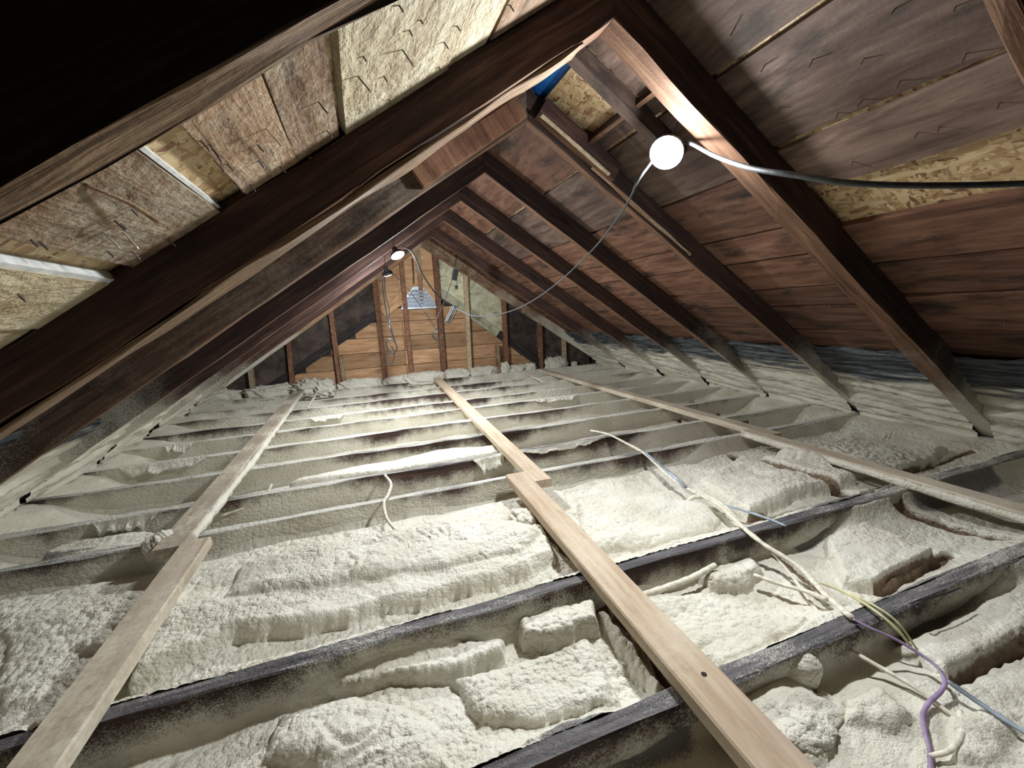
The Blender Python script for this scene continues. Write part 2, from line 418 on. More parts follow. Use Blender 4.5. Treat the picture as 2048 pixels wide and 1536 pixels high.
def tube(name, m, P, r, parent=None, k=8, sub=6, flat=1., lump=0., seed=0, closed=False):
    P = smooth_path(P, sub); n = len(P)
    T = np.gradient(P, axis=0); T /= np.linalg.norm(T, axis=1)[:, None] + 1e-9
    V = []
    for i in range(n):
        t = T[i]; s = np.cross(t, (0, 0, 1.)); 
        if np.linalg.norm(s) < .05: s = np.cross(t, (1., 0, 0))
        s /= np.linalg.norm(s); u = np.cross(s, t)
        rr = r * (1 + lump * (vnoise(i * .6, seed * 3.1, seed) - .3))
        for j in range(k):
            a = 2 * math.pi * j / k
            V.append(P[i] + s * math.cos(a) * rr + u * math.sin(a) * rr * flat)
    F = [(i * k + j, i * k + (j + 1) % k, (i + 1) * k + (j + 1) % k, (i + 1) * k + j) for i in range(n - 1) for j in range(k)]
    F += [tuple(range(k - 1, -1, -1)), tuple((n - 1) * k + j for j in range(k))]
    fr = Matrix.Translation(Vector([float(v) for v in P[0]]))
    return mesh(name, V, F, m, parent, fr, True)
def cyl(name, m, A, B, r0, r1=None, parent=None, k=8, smooth=False):
    r1 = r0 if r1 is None else r1
    A, B = np.array(A, float), np.array(B, float); d = B - A; d /= np.linalg.norm(d)
    s = np.cross(d, (0, 0, 1.))
    if np.linalg.norm(s) < .1: s = np.cross(d, (1., 0, 0))
    s /= np.linalg.norm(s); u = np.cross(d, s)
    V = [c + (s * math.cos(2 * math.pi * j / k) + u * math.sin(2 * math.pi * j / k)) * r for c, r in ((A, r0), (B, r1)) for j in range(k)]
    F = [(j, (j + 1) % k, k + (j + 1) % k, k + j) for j in range(k)] + [tuple(range(k - 1, -1, -1)), tuple(range(k, 2 * k))]
    return mesh(name, V, F, m, parent, Matrix.Translation(Vector([float(v) for v in A])), smooth)
def lathe(name, m, O, n, prof, parent=None, k=24):
    """prof = [(radius, distance along n)]"""
    n = np.array(n, float); n /= np.linalg.norm(n); s = np.cross(n, (0, 0, 1.)); s /= np.linalg.norm(s); u = np.cross(n, s); O = np.array(O, float)
    V = [O + n * h + (s * math.cos(2 * math.pi * j / k) + u * math.sin(2 * math.pi * j / k)) * r for r, h in prof for j in range(k)]
    F = [(i * k + j, i * k + (j + 1) % k, (i + 1) * k + (j + 1) % k, (i + 1) * k + j) for i in range(len(prof) - 1) for j in range(k)]
    F += [tuple(range(k - 1, -1, -1)), tuple((len(prof) - 1) * k + j for j in range(k))]
    return mesh(name, V, F, m, parent, Matrix.Translation(Vector([float(v) for v in O])), False)
def grid_faces(nx, ny):
    i = np.arange(nx - 1)[:, None] * ny + np.arange(ny - 1)[None]
    i = i.ravel(); return np.stack([i, i + ny, i + ny + 1, i + 1], 1)
def blob(name, c, r, m, parent=None, amp=.25, seed=0, nu=40, nv=24, fr=6, sq=1.):
    """lumpy foam blob"""
    u = np.linspace(0, 2 * math.pi, nu, endpoint=False); v = np.linspace(.02, math.pi - .02, nv)
    U, W = np.meshgrid(u, v, indexing='ij')
    d = np.stack([np.sin(W) * np.cos(U), np.sin(W) * np.sin(U), np.cos(W)], -1)
    q = d * fr * .5
    d = np.sign(d) * np.abs(d) ** sq
    nz = (fbm(q[..., 0] + q[..., 2] * .7 + 9, q[..., 1] - q[..., 2] * .6 + 5, seed) + .6 * bubbles(q[..., 0] * 2 + q[..., 2] + 20, q[..., 1] * 2 + 20 + q[..., 2], seed) - .3)
    V = d * (1 + amp * nz)[..., None] * np.array(r) + np.array(c)
    V = V.reshape(-1, 3)
    F = []
    for i in range(nu):
        for j in range(nv - 1):
            a, b_ = i * nv + j, ((i + 1) % nu) * nv + j
            F.append((a, a + 1, b_ + 1, b_))
    F.append(tuple(i * nv for i in range(nu))); F.append(tuple(i * nv + nv - 1 for i in range(nu - 1, -1, -1)))
    return mesh(name, V, F, m, parent, Matrix.Translation(Vector([float(x) for x in c])), True)
def box(name, m, lo, hi, parent=None, bev=.0):
    lo, hi = np.array(lo, float), np.array(hi, float)
    c = (lo + hi) / 2
    return beam(name, m, (lo[0], c[1], hi[2]), (hi[0], c[1], hi[2]), hi[1] - lo[1], hi[2] - lo[2], parent=parent, n=1, bev=max(bev, .0005))
def struct(o): o['kind'] = 'structure'; return o
ORD = ['', 'first', 'second', 'third', 'fourth', 'fifth', 'sixth', 'seventh', 'eighth', 'ninth', 'tenth', 'eleventh', 'twelfth', 'thirteenth', 'fourteenth']

# ------------------------------------------------------------------ the setting
JY = {1: 5.17, 2: 4.60, 3: 4.21, 4: 3.765, 5: 3.41, 6: 3.0, 7: 2.59, 8: 2.16, 9: 1.83, 11: .99, 12: .575, 13: .165}
JT = .044
RY = {13: -.15, 12: .50, 11: 1.155, 10: 1.815, 9: 2.50, 8: 3.13, 7: 3.80, 6: 4.53, 5: 5.24}
RT = .041
Y0, Y1 = -.85, 5.36
fl = struct(box('floor', M['lath'], (-2.6, Y0, -.21), (2.6, Y1, -.19)))

# roof: OSB sheathing over planks, one ceiling per slope
def deck_pt(x, s, y, up=0.): return (s * x, y, H0 + DROP + up - SL * x)
def deck_frame(x, s, y):
    # local X along world Y (the grain of the planks), local Z pointing out of the roof
    return frame(deck_pt(x, s, y), (0, 1, 0), (s * SL, 0, 1))
def slab(name, m, s, x0, x1, y0, y1, t0, t1, parent=None, seed=0, n=6, wav=0.):
    """roof board lying between plan distances x0..x1 from the ridge, thickness from t0 to t1 above the deck plane"""
    V = []; 
    for i in range(n + 1):
        y = y0 + (y1 - y0) * i / n
        a = x0 + wav * (vnoise(y * 3, seed * 1.7, 3) - .5); b_ = x1 + wav * (vnoise(y * 3, seed * 2.3 + 50, 4) - .5)
        for x, t in ((a, t0), (b_, t0), (b_, t1), (a, t1)):
            V.append((s * (x + t * SL / 1.2), y, H0 + DROP - SL * x + t / 1.2 * 1.0))
    F = [(0, 1, 2, 3), tuple(n * 4 + j for j in (3, 2, 1, 0))]
    for i in range(n):
        for j in range(4): F.append((i * 4 + j, i * 4 + (j + 1) % 4, i * 4 + 4 + (j + 1) % 4, i * 4 + 4 + j))
    return mesh(name, V, F, m, parent, deck_frame((x0 + x1) / 2, s, y0))
ceil = {}
TPL = .021
def osb_slope(s, holes):
    c = slab('ceiling', M['osb'], s, .078 if s > 0 else .0, 2.75, Y0, Y1, TPL, TPL + .014); struct(c); return c
ceil[1] = osb_slope(1, None); ceil[-1] = osb_slope(-1, None)
tarp = slab('tarp', M['tarp'], 1, -.02, .11, 1.20, 1.90, TPL + .016, TPL + .019)
tag(tarp, 'bright blue tarp showing through the gap at the ridge beside the bare strand board', 'tarp')
capl = struct(slab('trim_1', M['dark'], 1, -.01, .078, 1.9, Y1, TPL, TPL + .012)); capn = struct(slab('trim_2', M['dark'], 1, -.01, .078, Y0, 1.17, TPL, TPL + .012))
for s_, nm in ((1, 'gap_shade_right'), (-1, 'gap_shade_left')): struct(slab(nm, M['dark'], s_, 1.03 if s_ > 0 else 1.42, 1.89, Y0, Y1, TPL - .0025, TPL + .001))  # dark sheets added behind the plank gaps to paint them as shadow
PL = []   # every plank: slope, x0,x1,y0,y1,object
def plank(s, x0, x1, y0, y1, m, wav=.006):
    o = slab('roof_plank', M[m], s, x0, x1, y0, y1, rnd.uniform(-.005, .003), TPL - .003, ceil[s], rnd.randint(0, 99), max(2, int((y1 - y0) * 5)), wav)
    PL.append((s, x0, x1, y0, y1, o)); return o
def course(s, x0, x1, breaks, mats, wav=.006):
    for (a, b_), m in zip(zip(breaks[:-1], breaks[1:]), mats): plank(s, x0, x1, a + .0015, b_ - .0015, m, wav)
r11, r10, r9, r8, r7, r6 = [RY[k] + .02 for k in (11, 10, 9, 8, 7, 6)]
# right slope
course(1, .0, .358, (Y0, r11), ('plank_grey',)); course(1, .0, .360, (r10, r8, Y1), ('plank_red', 'plank_red'))
plank(1, .300, .358, 1.24, r10, 'plank_grey'); plank(1, .0, .300, 1.24, 1.42, 'plank_grey')
course(1, .375, .640, (Y0, r11), ('plank_grey',)); course(1, .375, .698, (r11, r9, r7, Y1), ('plank_grey', 'plank_grey', 'plank_red'))
course(1, .655, .835, (Y0, r11), ('plank_grey',), .035); course(1, .713, .966, (r11, r10, r8, Y1), ('plank_red', 'plank_red', 'plank_red'))
course(1, .980, 1.133, (r11, r9, r6, Y1), ('plank_red',) * 3)
course(1, 1.025, 1.232, (Y0, r11), ('plank_red',)); course(1, 1.245, 1.438, (Y0, r11), ('plank_red',))
course(1, 1.452, 1.676, (Y0, r11), ('plank_red',)); course(1, 1.690, 1.885, (Y0, r11), ('plank_red',))
course(1, 1.145, 1.345, (r11, r8, Y1), ('plank_red',) * 2); course(1, 1.357, 1.487, (r11, r10, r7, Y1), ('plank_red',) * 3)
course(1, 1.500, 1.697, (r11, r9, Y1), ('plank_red',) * 2); course(1, 1.709, 1.885, (r11, r10, r7, Y1), ('plank_red',) * 3)
# left slope
for x0, x1, m in ((0, .375, 'plank_tan'), (.385, .489, 'plank_pale'), (.497, .753, 'plank_pale'), (.768, .862, 'plank_tan'), (.867, .985, 'plank_tan'),
                  (1.040, 1.222, 'plank_tan'), (1.270, 1.400, 'plank_pale'), (1.406, 1.640, 'plank_pale'), (1.652, 1.885, 'plank_tan')):
    course(-1, x0, x1, (Y0, r11), (m,), .010)
for x0, x1 in ((0, .36), (.372, .60), (.612, .83), (.842, 1.05), (1.06, 1.30), (1.31, 1.50), (1.51, 1.70), (1.71, 1.885)):
    course(-1, x0, x1, (r11, r9, r7, Y1), ('plank_red', 'plank_red', 'plank_red'))
# pale metal edges of two patched sheets on the near left slope
for a, b_, t_ in ((1.034, 1.040, .008), (1.258, 1.270, -.002)):
    o = slab('edge_strip', M['white_metal'], -1, a, b_, .30, r11, t_, TPL, ceil[-1])
# nails through the planks
def nail(u, v, s, L, bright=False, lean=(0, 0)):
    p = deck(u, v, s)
    x = abs(p[0])
    for (ss, x0, x1, y0, y1, o) in PL:
        if ss == s and x0 - .01 <= x <= x1 + .01 and y0 <= p[1] <= y1: break
    else: o = ceil[s]
    nn = np.array([-s * SL + lean[0], lean[1], -1.]); nn /= np.linalg.norm(nn)
    e = p + nn * L
    V = []
    t = np.cross(nn, (0, 1., 0)); t /= np.linalg.norm(t); q = np.cross(nn, t); r = .0017
    for c, rr in ((p - nn * .01, r), (p + nn * L * .88, r), (e, .0003)):
        for j in range(5): V.append(c + (t * math.cos(j * 1.2566) + q * math.sin(j * 1.2566)) * rr)
    F = [(i * 5 + j, i * 5 + (j + 1) % 5, i * 5 + 5 + (j + 1) % 5, i * 5 + 5 + j) for i in range(2) for j in range(5)] + [(10, 11, 12, 13, 14)]
    mesh('nail', V, F, M['nail_bright' if bright else 'nail'], o, Matrix.Translation(Vector([float(a) for a in p])))
for u, v, L, br in ((205, 462, .045, 1), (246, 463, .045, 1), (533, 258, .045, 1), (802, 95, .05, 0), (712, 148, .05, 0), (765, 148, .022, 0), (816, 55, .02, 0),
                    (885, 80, .025, 0), (911, 48, .02, 0), (875, 130, .02, 0), (775, 195, .02, 0), (723, 107, .018, 0), (638, 205, .03, 0), (655, 262, .02, 0),
                    (402, 282, .022, 0), (420, 290, .03, 0), (426, 300, .03, 0), (515, 290, .02, 0), (437, 330, .02, 0), (455, 328, .022, 0), (518, 322, .02, 0), (560, 333, .02, 0),
                    (475, 372, .02, 0), (262, 418, .02, 0), (228, 440, .03, 0), (240, 447, .02, 0), (263, 502, .025, 0), (215, 502, .02, 0), (335, 478, .025, 0),
                    (60, 478, .02, 0), (78, 482, .022, 0), (32, 585, .022, 0), (35, 590, .02, 0), (680, 15, .02, 0), (795, 5, .02, 0), (1020, 10, .02, 0), (838, 35, .015, 0), (500, 370, .02, 0)):
    nail(u, v, -1, L * .8, br, (rnd.uniform(-.15, .15), rnd.uniform(-.15, .15)))
for u, v in ((1470, 55), (1728, 118), (1800, 162), (1725, 200), (1676, 226), (1932, 108), (1835, 265), (1878, 253), (1705, 322), (1560, 215), (1911, 14), (1790, 18), (2000, 205),
             (1488, 425), (1535, 425), (1590, 478), (1440, 470), (1420, 520), (1500, 500), (1560, 545), (1640, 560), (1600, 600), (1660, 610), (1190, 372), (1240, 400), (1290, 470),
             (1175, 330), (1130, 300), (1060, 300), (1090, 315), (1060, 375), (1120, 420), (1250, 520), (1350, 540), (1200, 500), (1030, 420), (1300, 560), (1225, 455), (1400, 430),
             (1850, 640), (1960, 560), (1900, 600), (1800, 520), (2010, 640), (1870, 470), (1625, 120), (1530, 130)):
    nail(u, v, 1, rnd.uniform(.014, .030), False, (rnd.uniform(-.3, .3), rnd.uniform(-.3, .3)))
# splinters hanging from the tan planks
def splinter(pts, w_):
    P = [deck(u, v, -1, DROP - h) for u, v, h in pts]
    o = tube('splinter', M['plank_tan'], P, w_, ceil[-1], 5, 3, .3)
splinter([(165, 368, .0), (210, 385, .012), (265, 410, .02), (318, 445, .03)], .006)
splinter([(195, 447, .004), (230, 457, .02), (268, 466, .025)], .003)

# ------------------------------------------------------------------ rafters
def rafter(s, k, label, m='rafter', x0=0., x1=2.55, off=0., y=None, t=RT, depth=DROP, name='rafter', jit=.004, H=None):
    y = RY[k] if y is None else y; H = H0 if H is None else H
    d = depth / math.sqrt(1 + SL * SL)
    A = np.array([0 + s * x0, y + t / 2, H + off - SL * x0]); B = np.array([s * x1, y + t / 2, H + off - SL * x1])
    o = beam(name, M[m], A, B, t, d, (s * SL, 0, 1), None, 26, jit, 'bottom', cutA=(0, s * (x0 + .001)), seed=k * 2 + (s > 0))
    return tag(o, label, 'rafter', None)
desc = {14: 'behind', 13: 'behind', 12: 'nearest the camera', 11: 'second from the camera', 10: 'third from the camera', 9: 'fourth from the camera', 8: 'fifth from the camera',
        7: 'sixth from the camera', 6: 'last before the gable end'}
look = {(1, 12): 'dim brown rafter end at the top right corner of the roof', (-1, 12): 'black rough-edged rafter across the top left corner, in front of the nail-pierced boards',
        (1, 11): 'wide doubled brown rafter of the right slope, crossed by the thick grey cord', (-1, 11): 'long dark rafter of the left slope with shaggy lit lower edge',
        (1, 10): 'blackish rafter of the right slope just behind the nearest hanging lamp', (-1, 10): 'dusty grey-brown rafter of the left slope with the short sister board nailed on'}
for k in (13, 12, 11, 10, 9, 8, 7, 6):
    for s in (1, -1):
        side = 'right' if s > 0 else 'left'
        lab = look.get((s, k)) or ('rafter of the %s slope just behind the camera' % side if k == 13 else
              {9: 'dark brown rafter of the %s slope, fourth counting from the camera', 8: 'brown rafter of the %s slope, fifth counting from the camera',
               7: 'brown rafter of the %s slope, sixth counting from the camera', 6: 'brown rafter of the %s slope, last one before the gable wall'}[k] % side)
        mm = {(-1, 12): 'rafter_shaded', (-1, 10): 'rafter_dusty'}.get((s, k), 'rafter')
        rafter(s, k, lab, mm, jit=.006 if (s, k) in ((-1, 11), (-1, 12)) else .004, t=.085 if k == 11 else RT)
rafter(1, 5, 'light brown end rafter against the gable wall, right slope', 'gable_rafter', depth=.14)
rafter(-1, 5, 'light brown end rafter against the gable wall, left slope', 'gable_rafter', depth=.14)
# ragged lit strip of split wood along the lower edge of the second left rafter
tagl = beam('furring_strip', M['split_wood'], (-.10, RY[11] + .047, H0 - SL * .10 - .001), (-2.2, RY[11] + .047, H0 - SL * 2.2 - .001), .080, .010, (-SL, 0, 1), None, 160, .006, 'top', seed=77)
tag(tagl, 'thin shaggy strip of split wood along the underside of the second left rafter', 'wood strip')
# sister timbers
def short(s, ya, xa, xb, off, label, m, t=.041, depth=.085):
    A = np.array([s * xa, ya + t / 2, H0 + off - SL * xa]); B = np.array([s * xb, ya + t / 2, H0 + off - SL * xb])
    o = beam('sister_board', M[m], A, B, t, depth, (s * SL, 0, 1), None, 8, .003, 'bottom', seed=int(ya * 10))
    return tag(o, label, 'board')
short(-1, RY[10] - .043, .02, .475, .012, 'short brown board nailed beside the third left rafter near the ridge', 'stud')
short(1, RY[10] - .043, .03, .40, .030, 'short brown wedge with creamy underside below the bare strand board', 'rafter')
wb = beam('wood_wedge', M['stud_pale'], (.035, RY[10] - .070, H0 + .022 - SL * .035), (.37, RY[10] - .058, H0 + .034 - SL * .37), .022, .008, (SL, 0, 1), None, 4, .002, 'top')
tag(wb, 'pale cream sliver of wood under the short wedge near the ridge', 'wood strip')
short(1, 1.425, .0, .48, .058, 'grey-brown board beside the bare strand board, parallel to the nearest right rafter', 'plank_grey', .050, .060)
blk = slab('filler_board', M['rafter'], 1, .285, .299, 1.24, 1.81, -.035, TPL)
tag(blk, 'narrow dark filler board closing the lower side of the bare strand board', 'board')
ra = beam('roof_sliver', M['plank_tan'], (.30, RY[10] - .012, H0 + .02 - SL * .30), (.88, RY[10] - .012, H0 + .015 - SL * .88), .012, .014, (SL, 0, 1), None, 20, .004, 'bottom', seed=9)
tag(ra, 'thin torn tan sliver of wood on the edge of the rafter behind the lamp', 'wood strip')

# ------------------------------------------------------------------ gable wall
GW = RY[5] + .085
wall = struct(box('wall_gable', M['gable_dark'], (-2.6, GW + .022, -.2), (2.6, GW + .05, 1.80)))
def gx(u, v, Y=GW): return atY(u, v, Y)
LZ = lambda x: 1.225 + .618 * x     # old roof line on the left half
RZ = lambda x: 1.265 - .765 * x     # and on the right half
zj = [-.12, .035, .205, .385, .565, .745, .905]
for z0, z1 in zip(zj[:-1], zj[1:]):
    # planks clipped by the old roof line, split at a stud
    xl = (z1 - 1.225) / .618; xr = (1.265 - z1) / .765
    cuts = [xl - .08, rnd.choice((-.6, -.3)), rnd.choice((.15, .5)), xr + .08]
    for a, b_ in zip(cuts[:-1], cuts[1:]):
        box('wall_plank', M['gable_plank'], (a + .002, GW, z0 + .003), (b_ - .002, GW + .02, z1 - .003), wall)
# dark panels above the old roof line
def wpoly(name, m, P, t0, t1, parent=None):
    n = len(P)
    V = [(x, GW + t0, z) for x, z in P] + [(x, GW + t1, z) for x, z in P]
    F = [tuple(range(n)), tuple(range(2 * n - 1, n - 1, -1))] + [(i, i + n, (i + 1) % n + n, (i + 1) % n) for i in range(n)]
    return mesh(name, V, F, m, parent, Matrix.Translation(Vector((P[0][0], GW, P[0][1]))))
RZT = lambda x: 1.78 - SL * abs(x)
for a, b_, m in ((-2.3, -1.62, 'gable_dark'), (-1.615, -1.10, 'gable_dark'), (-1.095, -.60, 'gable_dark'), (-.595, -.30, 'gable_plank')):
    wpoly('wall_panel', M[m], [(a, max(LZ(a), -.1)), (b_, LZ(b_)), (b_, RZT(b_)), (a, RZT(a))], -.012, .019, wall)
for a, b_, m in ((.13, .50, 'gable_mould'), (.505, 1.0, 'gable_mould'), (1.005, 1.46, 'gable_dark'), (1.465, 2.3, 'gable_dark')):
    wpoly('wall_panel', M[m], [(a, RZ(a)), (b_, max(RZ(b_), -.1)), (b_, RZT(b_)), (a, RZT(a))], -.012, .019, wall)
wpoly('wall_panel', M['gable_plank'], [(-.297, .908), (.127, .908), (.127, RZT(.127)), (0, RZT(0)), (-.297, RZT(.297))], -.004, .019, wall)
# old roof-line boards
b1 = beam('trim_3', M['black_board'], (-2.1, GW - .02, LZ(-2.1) + .03), (-.62, GW - .02, LZ(-.62) + .03), .03, .085, n=6); struct(b1)
b2 = beam('trim_4', M['gable_plank'], (-.56, GW - .022, LZ(-.56) + .03), (-.33, GW - .022, LZ(-.33) + .05), .03, .13, n=3); struct(b2)
b3 = beam('trim_5', M['gable_mould'], (.16, GW - .02, RZ(.16) + .02), (.95, GW - .02, RZ(.95) + .02), .03, .10, n=6); struct(b3)
b4 = beam('trim_6', M['black_board'], (.95, GW - .02, RZ(.95) + .02), (1.9, GW - .02, RZ(1.9) + .02), .03, .10, n=6); struct(b4)
# studs
SY = RY[5] + .004
def stud(ub, vb, ut, vt, m, wd, label, cat='stud', name='wall_stud', y=SY, top=True, zb=-.02):
    B = atY(ub, vb, y); T = atY(ut, vt, y)
    zt = (H0 - SL * abs(T[0]) + .03) if top else T[2]
    x_b, x_t = B[0], T[0]
    o = beam(name, M[m], (x_b, y + .035, zb), (x_t, y + .035, zt), wd, .07, (0, 1, 0), None, 6, .002, 'bottom', seed=int(ub))
    # centre the 7 cm depth between the end rafter and the planks
    o.location.y -= .03
    return tag(o, label, cat)
stud(505, 785, 500, 742, 'stud_pale', .05, 'short pale stud at the far left corner of the gable wall')
stud(584, 775, 578, 692, 'stud', .05, 'brown stud, second from the left corner of the gable wall')
stud(680, 765, 662, 630, 'stud', .055, 'brown stud left of the wall planks, beside a short cripple stud')
stud(772, 755, 750, 572, 'stud', .06, 'brown stud left of the hanging cord coil, foam on its foot')
stud(824, 750, 803, 535, 'stud', .05, 'brown stud directly left of the metal vent')
stud(889, 745, 871, 520, 'stud', .06, 'brown stud directly right of the metal vent')
stud(941, 745, 933, 565, 'stud_pale', .05, 'pale dusted stud with a dark top, right of the folded cord')
stud(1014, 720, 1010, 620, 'stud', .055, 'brown stud on the dark right part of the gable wall')
stud(1084, 722, 1082, 665, 'stud', .05, 'short reddish stud near the right corner of the gable wall')
stud(1131, 712, 1130, 690, 'stud_pale', .045, 'shortest pale stud at the far right of the gable wall')
stud(689, 765, 680, 712, 'gable_rafter', .045, 'short orange cripple stud with white foam on its edge, left', 'stud', 'cripple_stud', SY - .03, False)
stud(1000, 745, 996, 690, 'gable_rafter', .045, 'short tan cripple stud on the right of the gable wall', 'stud', 'cripple_stud', SY - .03, False)
pst = beam('ridge_post', M['gable_rafter'], (-.045, GW - .028, .95), (-.045, GW - .028, 1.58), .05, .022, (0, 1, 0), None, 3, .001, 'bottom')
tag(pst, 'light brown post above the vent under the gable peak', 'post')
# gable vent
vt = empty('gable_vent', (-.09, GW - .03, .90)); tag(vt, 'domed galvanised metal louvre vent in the gable wall between two studs', 'vent')
vx0, vx1, vz0, vz1 = -.285, .125, .90, 1.155
def vtop(x): 
    t = (x - vx0) / (vx1 - vx0); return vz0 + .03 + (vz1 - vz0 - .03) * min(1, 1.25 * (1 - abs(2 * t - 1.0)) ** .75)
P = [(vx0, vz0)] + [(vx0 + (vx1 - vx0) * i / 16, vtop(vx0 + (vx1 - vx0) * i / 16)) for i in range(17)] + [(vx1, vz0)]
wpoly('back_plate', M['metal'], P, -.018, -.010, vt)
for i in range(5):
    z = vz0 + .025 + i * .042
    xs = [x for x in np.linspace(vx0, vx1, 60) if vtop(x) > z + .02]
    if len(xs) < 3: continue
    V = [(xs[0], GW - .055, z - .012), (xs[-1], GW - .055, z - .012), (xs[-1], GW - .02, z + .022), (xs[0], GW - .02, z + .022)]
    V += [(x, y, q + .002) for x, y, q in V]
    mesh('louvre', V, [(0, 1, 2, 3), (7, 6, 5, 4), (0, 4, 5, 1), (1, 5, 6, 2), (2, 6, 7, 3), (3, 7, 4, 0)], M['metal'], vt)
box('sill', M['metal'], (vx0 - .02, GW - .06, vz0 - .014), (vx1 + .03, GW - .008, vz0), vt)
dz = tube('cord_stub', M['cable_black'], [atY(824, 517, GW - .09), atY(826, 545, GW - .09), atY(827, 568, GW - .07)], .006)
tag(dz, 'short black cord stub hanging down to the top of the metal vent', 'cord')

# ------------------------------------------------------------------ joists
JM = {11: 'joist_near', 12: 'joist_near', 13: 'joist_near', 14: 'joist_near', 9: 'joist_mid', 8: 'joist_mid', 7: 'joist_mid'}
JL = {1: 'floor joist right in front of the gable wall', 12: 'grey speckled floor joist at the bottom edge, under the nearest centre plank end',
      11: 'grey-topped floor joist crossing under the nearest planks, long dark top face', 9: 'floor joist under the lap of the centre walk planks',
      13: 'floor joist just below the camera', 14: 'floor joist behind the camera'}
for k, y in JY.items():
    lab = JL.get(k, 'foam-dusted floor joist, %s from the gable wall' % ORD[k])
    A, B = (-2.47, y + JT / 2, 0), (2.47, y + JT / 2, 0)
    o = beam('floor_joist', M[JM.get(k, 'joist_far')], A, B, JT, .19, (0, 0, 1), None, 60, .0035, 'top', bev=.004, seed=k)
    tag(o, lab, 'joist')

# ------------------------------------------------------------------ spray foam floor, one mass per joist bay
def seg_dist(X, Y, P):
    d = np.full(X.shape, 9.)
    for (ax, ay), (bx, by) in zip(P[:-1], P[1:]):
        vx, vy = bx - ax, by - ay; L = vx * vx + vy * vy + 1e-12
        t = np.clip(((X - ax) * vx + (Y - ay) * vy) / L, 0, 1)
        d = np.minimum(d, np.hypot(X - ax - t * vx, Y - ay - t * vy))
    return d
def inside(X, Y, P):
    c = np.zeros(X.shape, bool)
    for (ax, ay), (bx, by) in zip(P, P[1:] + P[:1]):
        if ay == by: continue
        c ^= ((ay > Y) != (by > Y)) & (X < (bx - ax) * (Y - ay) / (by - ay) + ax)
    return c
W2 = lambda pts, z=-.04: [tuple(atZ(u, v, z)[:2]) for u, v in pts]
PILLOWS = [  # pixels on the photograph, height, edge radius
    ([(250, 1370), (470, 1270), (700, 1234), (930, 1180), (1060, 1150), (1110, 1118), (1085, 1065), (1000, 1045), (880, 1050), (700, 1090), (560, 1115), (440, 1140), (330, 1230)], .060, .018),
    ([(450, 1215), (590, 1192), (760, 1172), (1040, 1125), (1075, 1085), (1030, 1060), (850, 1078), (640, 1115), (500, 1150)], .022, .028),
    ([(1165, 1112), (1300, 1092), (1425, 1062), (1440, 1030), (1400, 1000), (1290, 985), (1150, 1005)], .040, .035),
    ([(0, 1420), (70, 1400), (200, 1320), (330, 1210), (300, 1160), (180, 1195), (0, 1215)], .018, .06),
    ([(60, 1122), (110, 1078), (160, 1060), (300, 1050), (345, 1068), (330, 1085), (200, 1112)], .075, .02),
    ([(565, 972), (760, 947), (890, 927), (1005, 908), (990, 892), (890, 900), (760, 926), (600, 956)], .095, .018),
    ([(1400, 965), (1480, 915), (1580, 920), (1715, 962), (1610, 990), (1500, 1038), (1440, 1010)], .060, .02),
    ([(1650, 1062), (1735, 1040), (1885, 1105), (1850, 1122), (1760, 1168), (1690, 1152), (1655, 1100)], .045, .014),
    ([(1790, 1270), (1905, 1345), (2060, 1270), (2100, 1150), (1960, 1190), (1850, 1240)], .035, .016),
    ([(640, 1340), (720, 1362), (800, 1347), (930, 1330), (1012, 1300), (1010, 1262), (850, 1262), (760, 1288), (680, 1310)], .050, .012),
    ([(1028, 1232), (1100, 1215), (1195, 1198), (1200, 1255), (1105, 1285), (1050, 1275)], .062, .010),
    ([(1198, 1215), (1240, 1238), (1290, 1290), (1340, 1372), (1312, 1392), (1270, 1340), (1215, 1262)], .045, .014),
    ([(560, 1390), (700, 1372), (860, 1420), (900, 1536), (700, 1560), (520, 1500)], .030, .04),
    ([(900, 1340), (1100, 1290), (1180, 1270), (1240, 1400), (1100, 1440), (960, 1430)], .035, .03),
    ([(1400, 1130), (1440, 1105), (1500, 1095), (1530, 1140), (1500, 1170), (1420, 1165)], .040, .02),
    ([(1280, 1190), (1400, 1175), (1620, 1250), (1600, 1262), (1440, 1330), (1330, 1260)], .030, .03),
    ([(1690, 1380), (1760, 1362), (1830, 1420), (1800, 1450), (1700, 1430)], .022, .02),
    ([(1520, 1420), (1600, 1405), (1680, 1470), (1620, 1530), (1540, 1500)], .022, .03),
    ([(1900, 1420), (1990, 1400), (2048, 1440), (2000, 1520), (1900, 1500)], .02, .03),
    ([(1560, 1360), (1640, 1330), (1670, 1360), (1600, 1395)], .025, .02),
    ([(1550, 925), (1700, 880), (1900, 900), (1830, 935), (1700, 955)], .045, .02),
    ([(130, 1300), (330, 1180), (420, 1150), (300, 1300)], .02, .02)]
PILLOWS = [(W2(p), h, r) for p, h, r in PILLOWS]
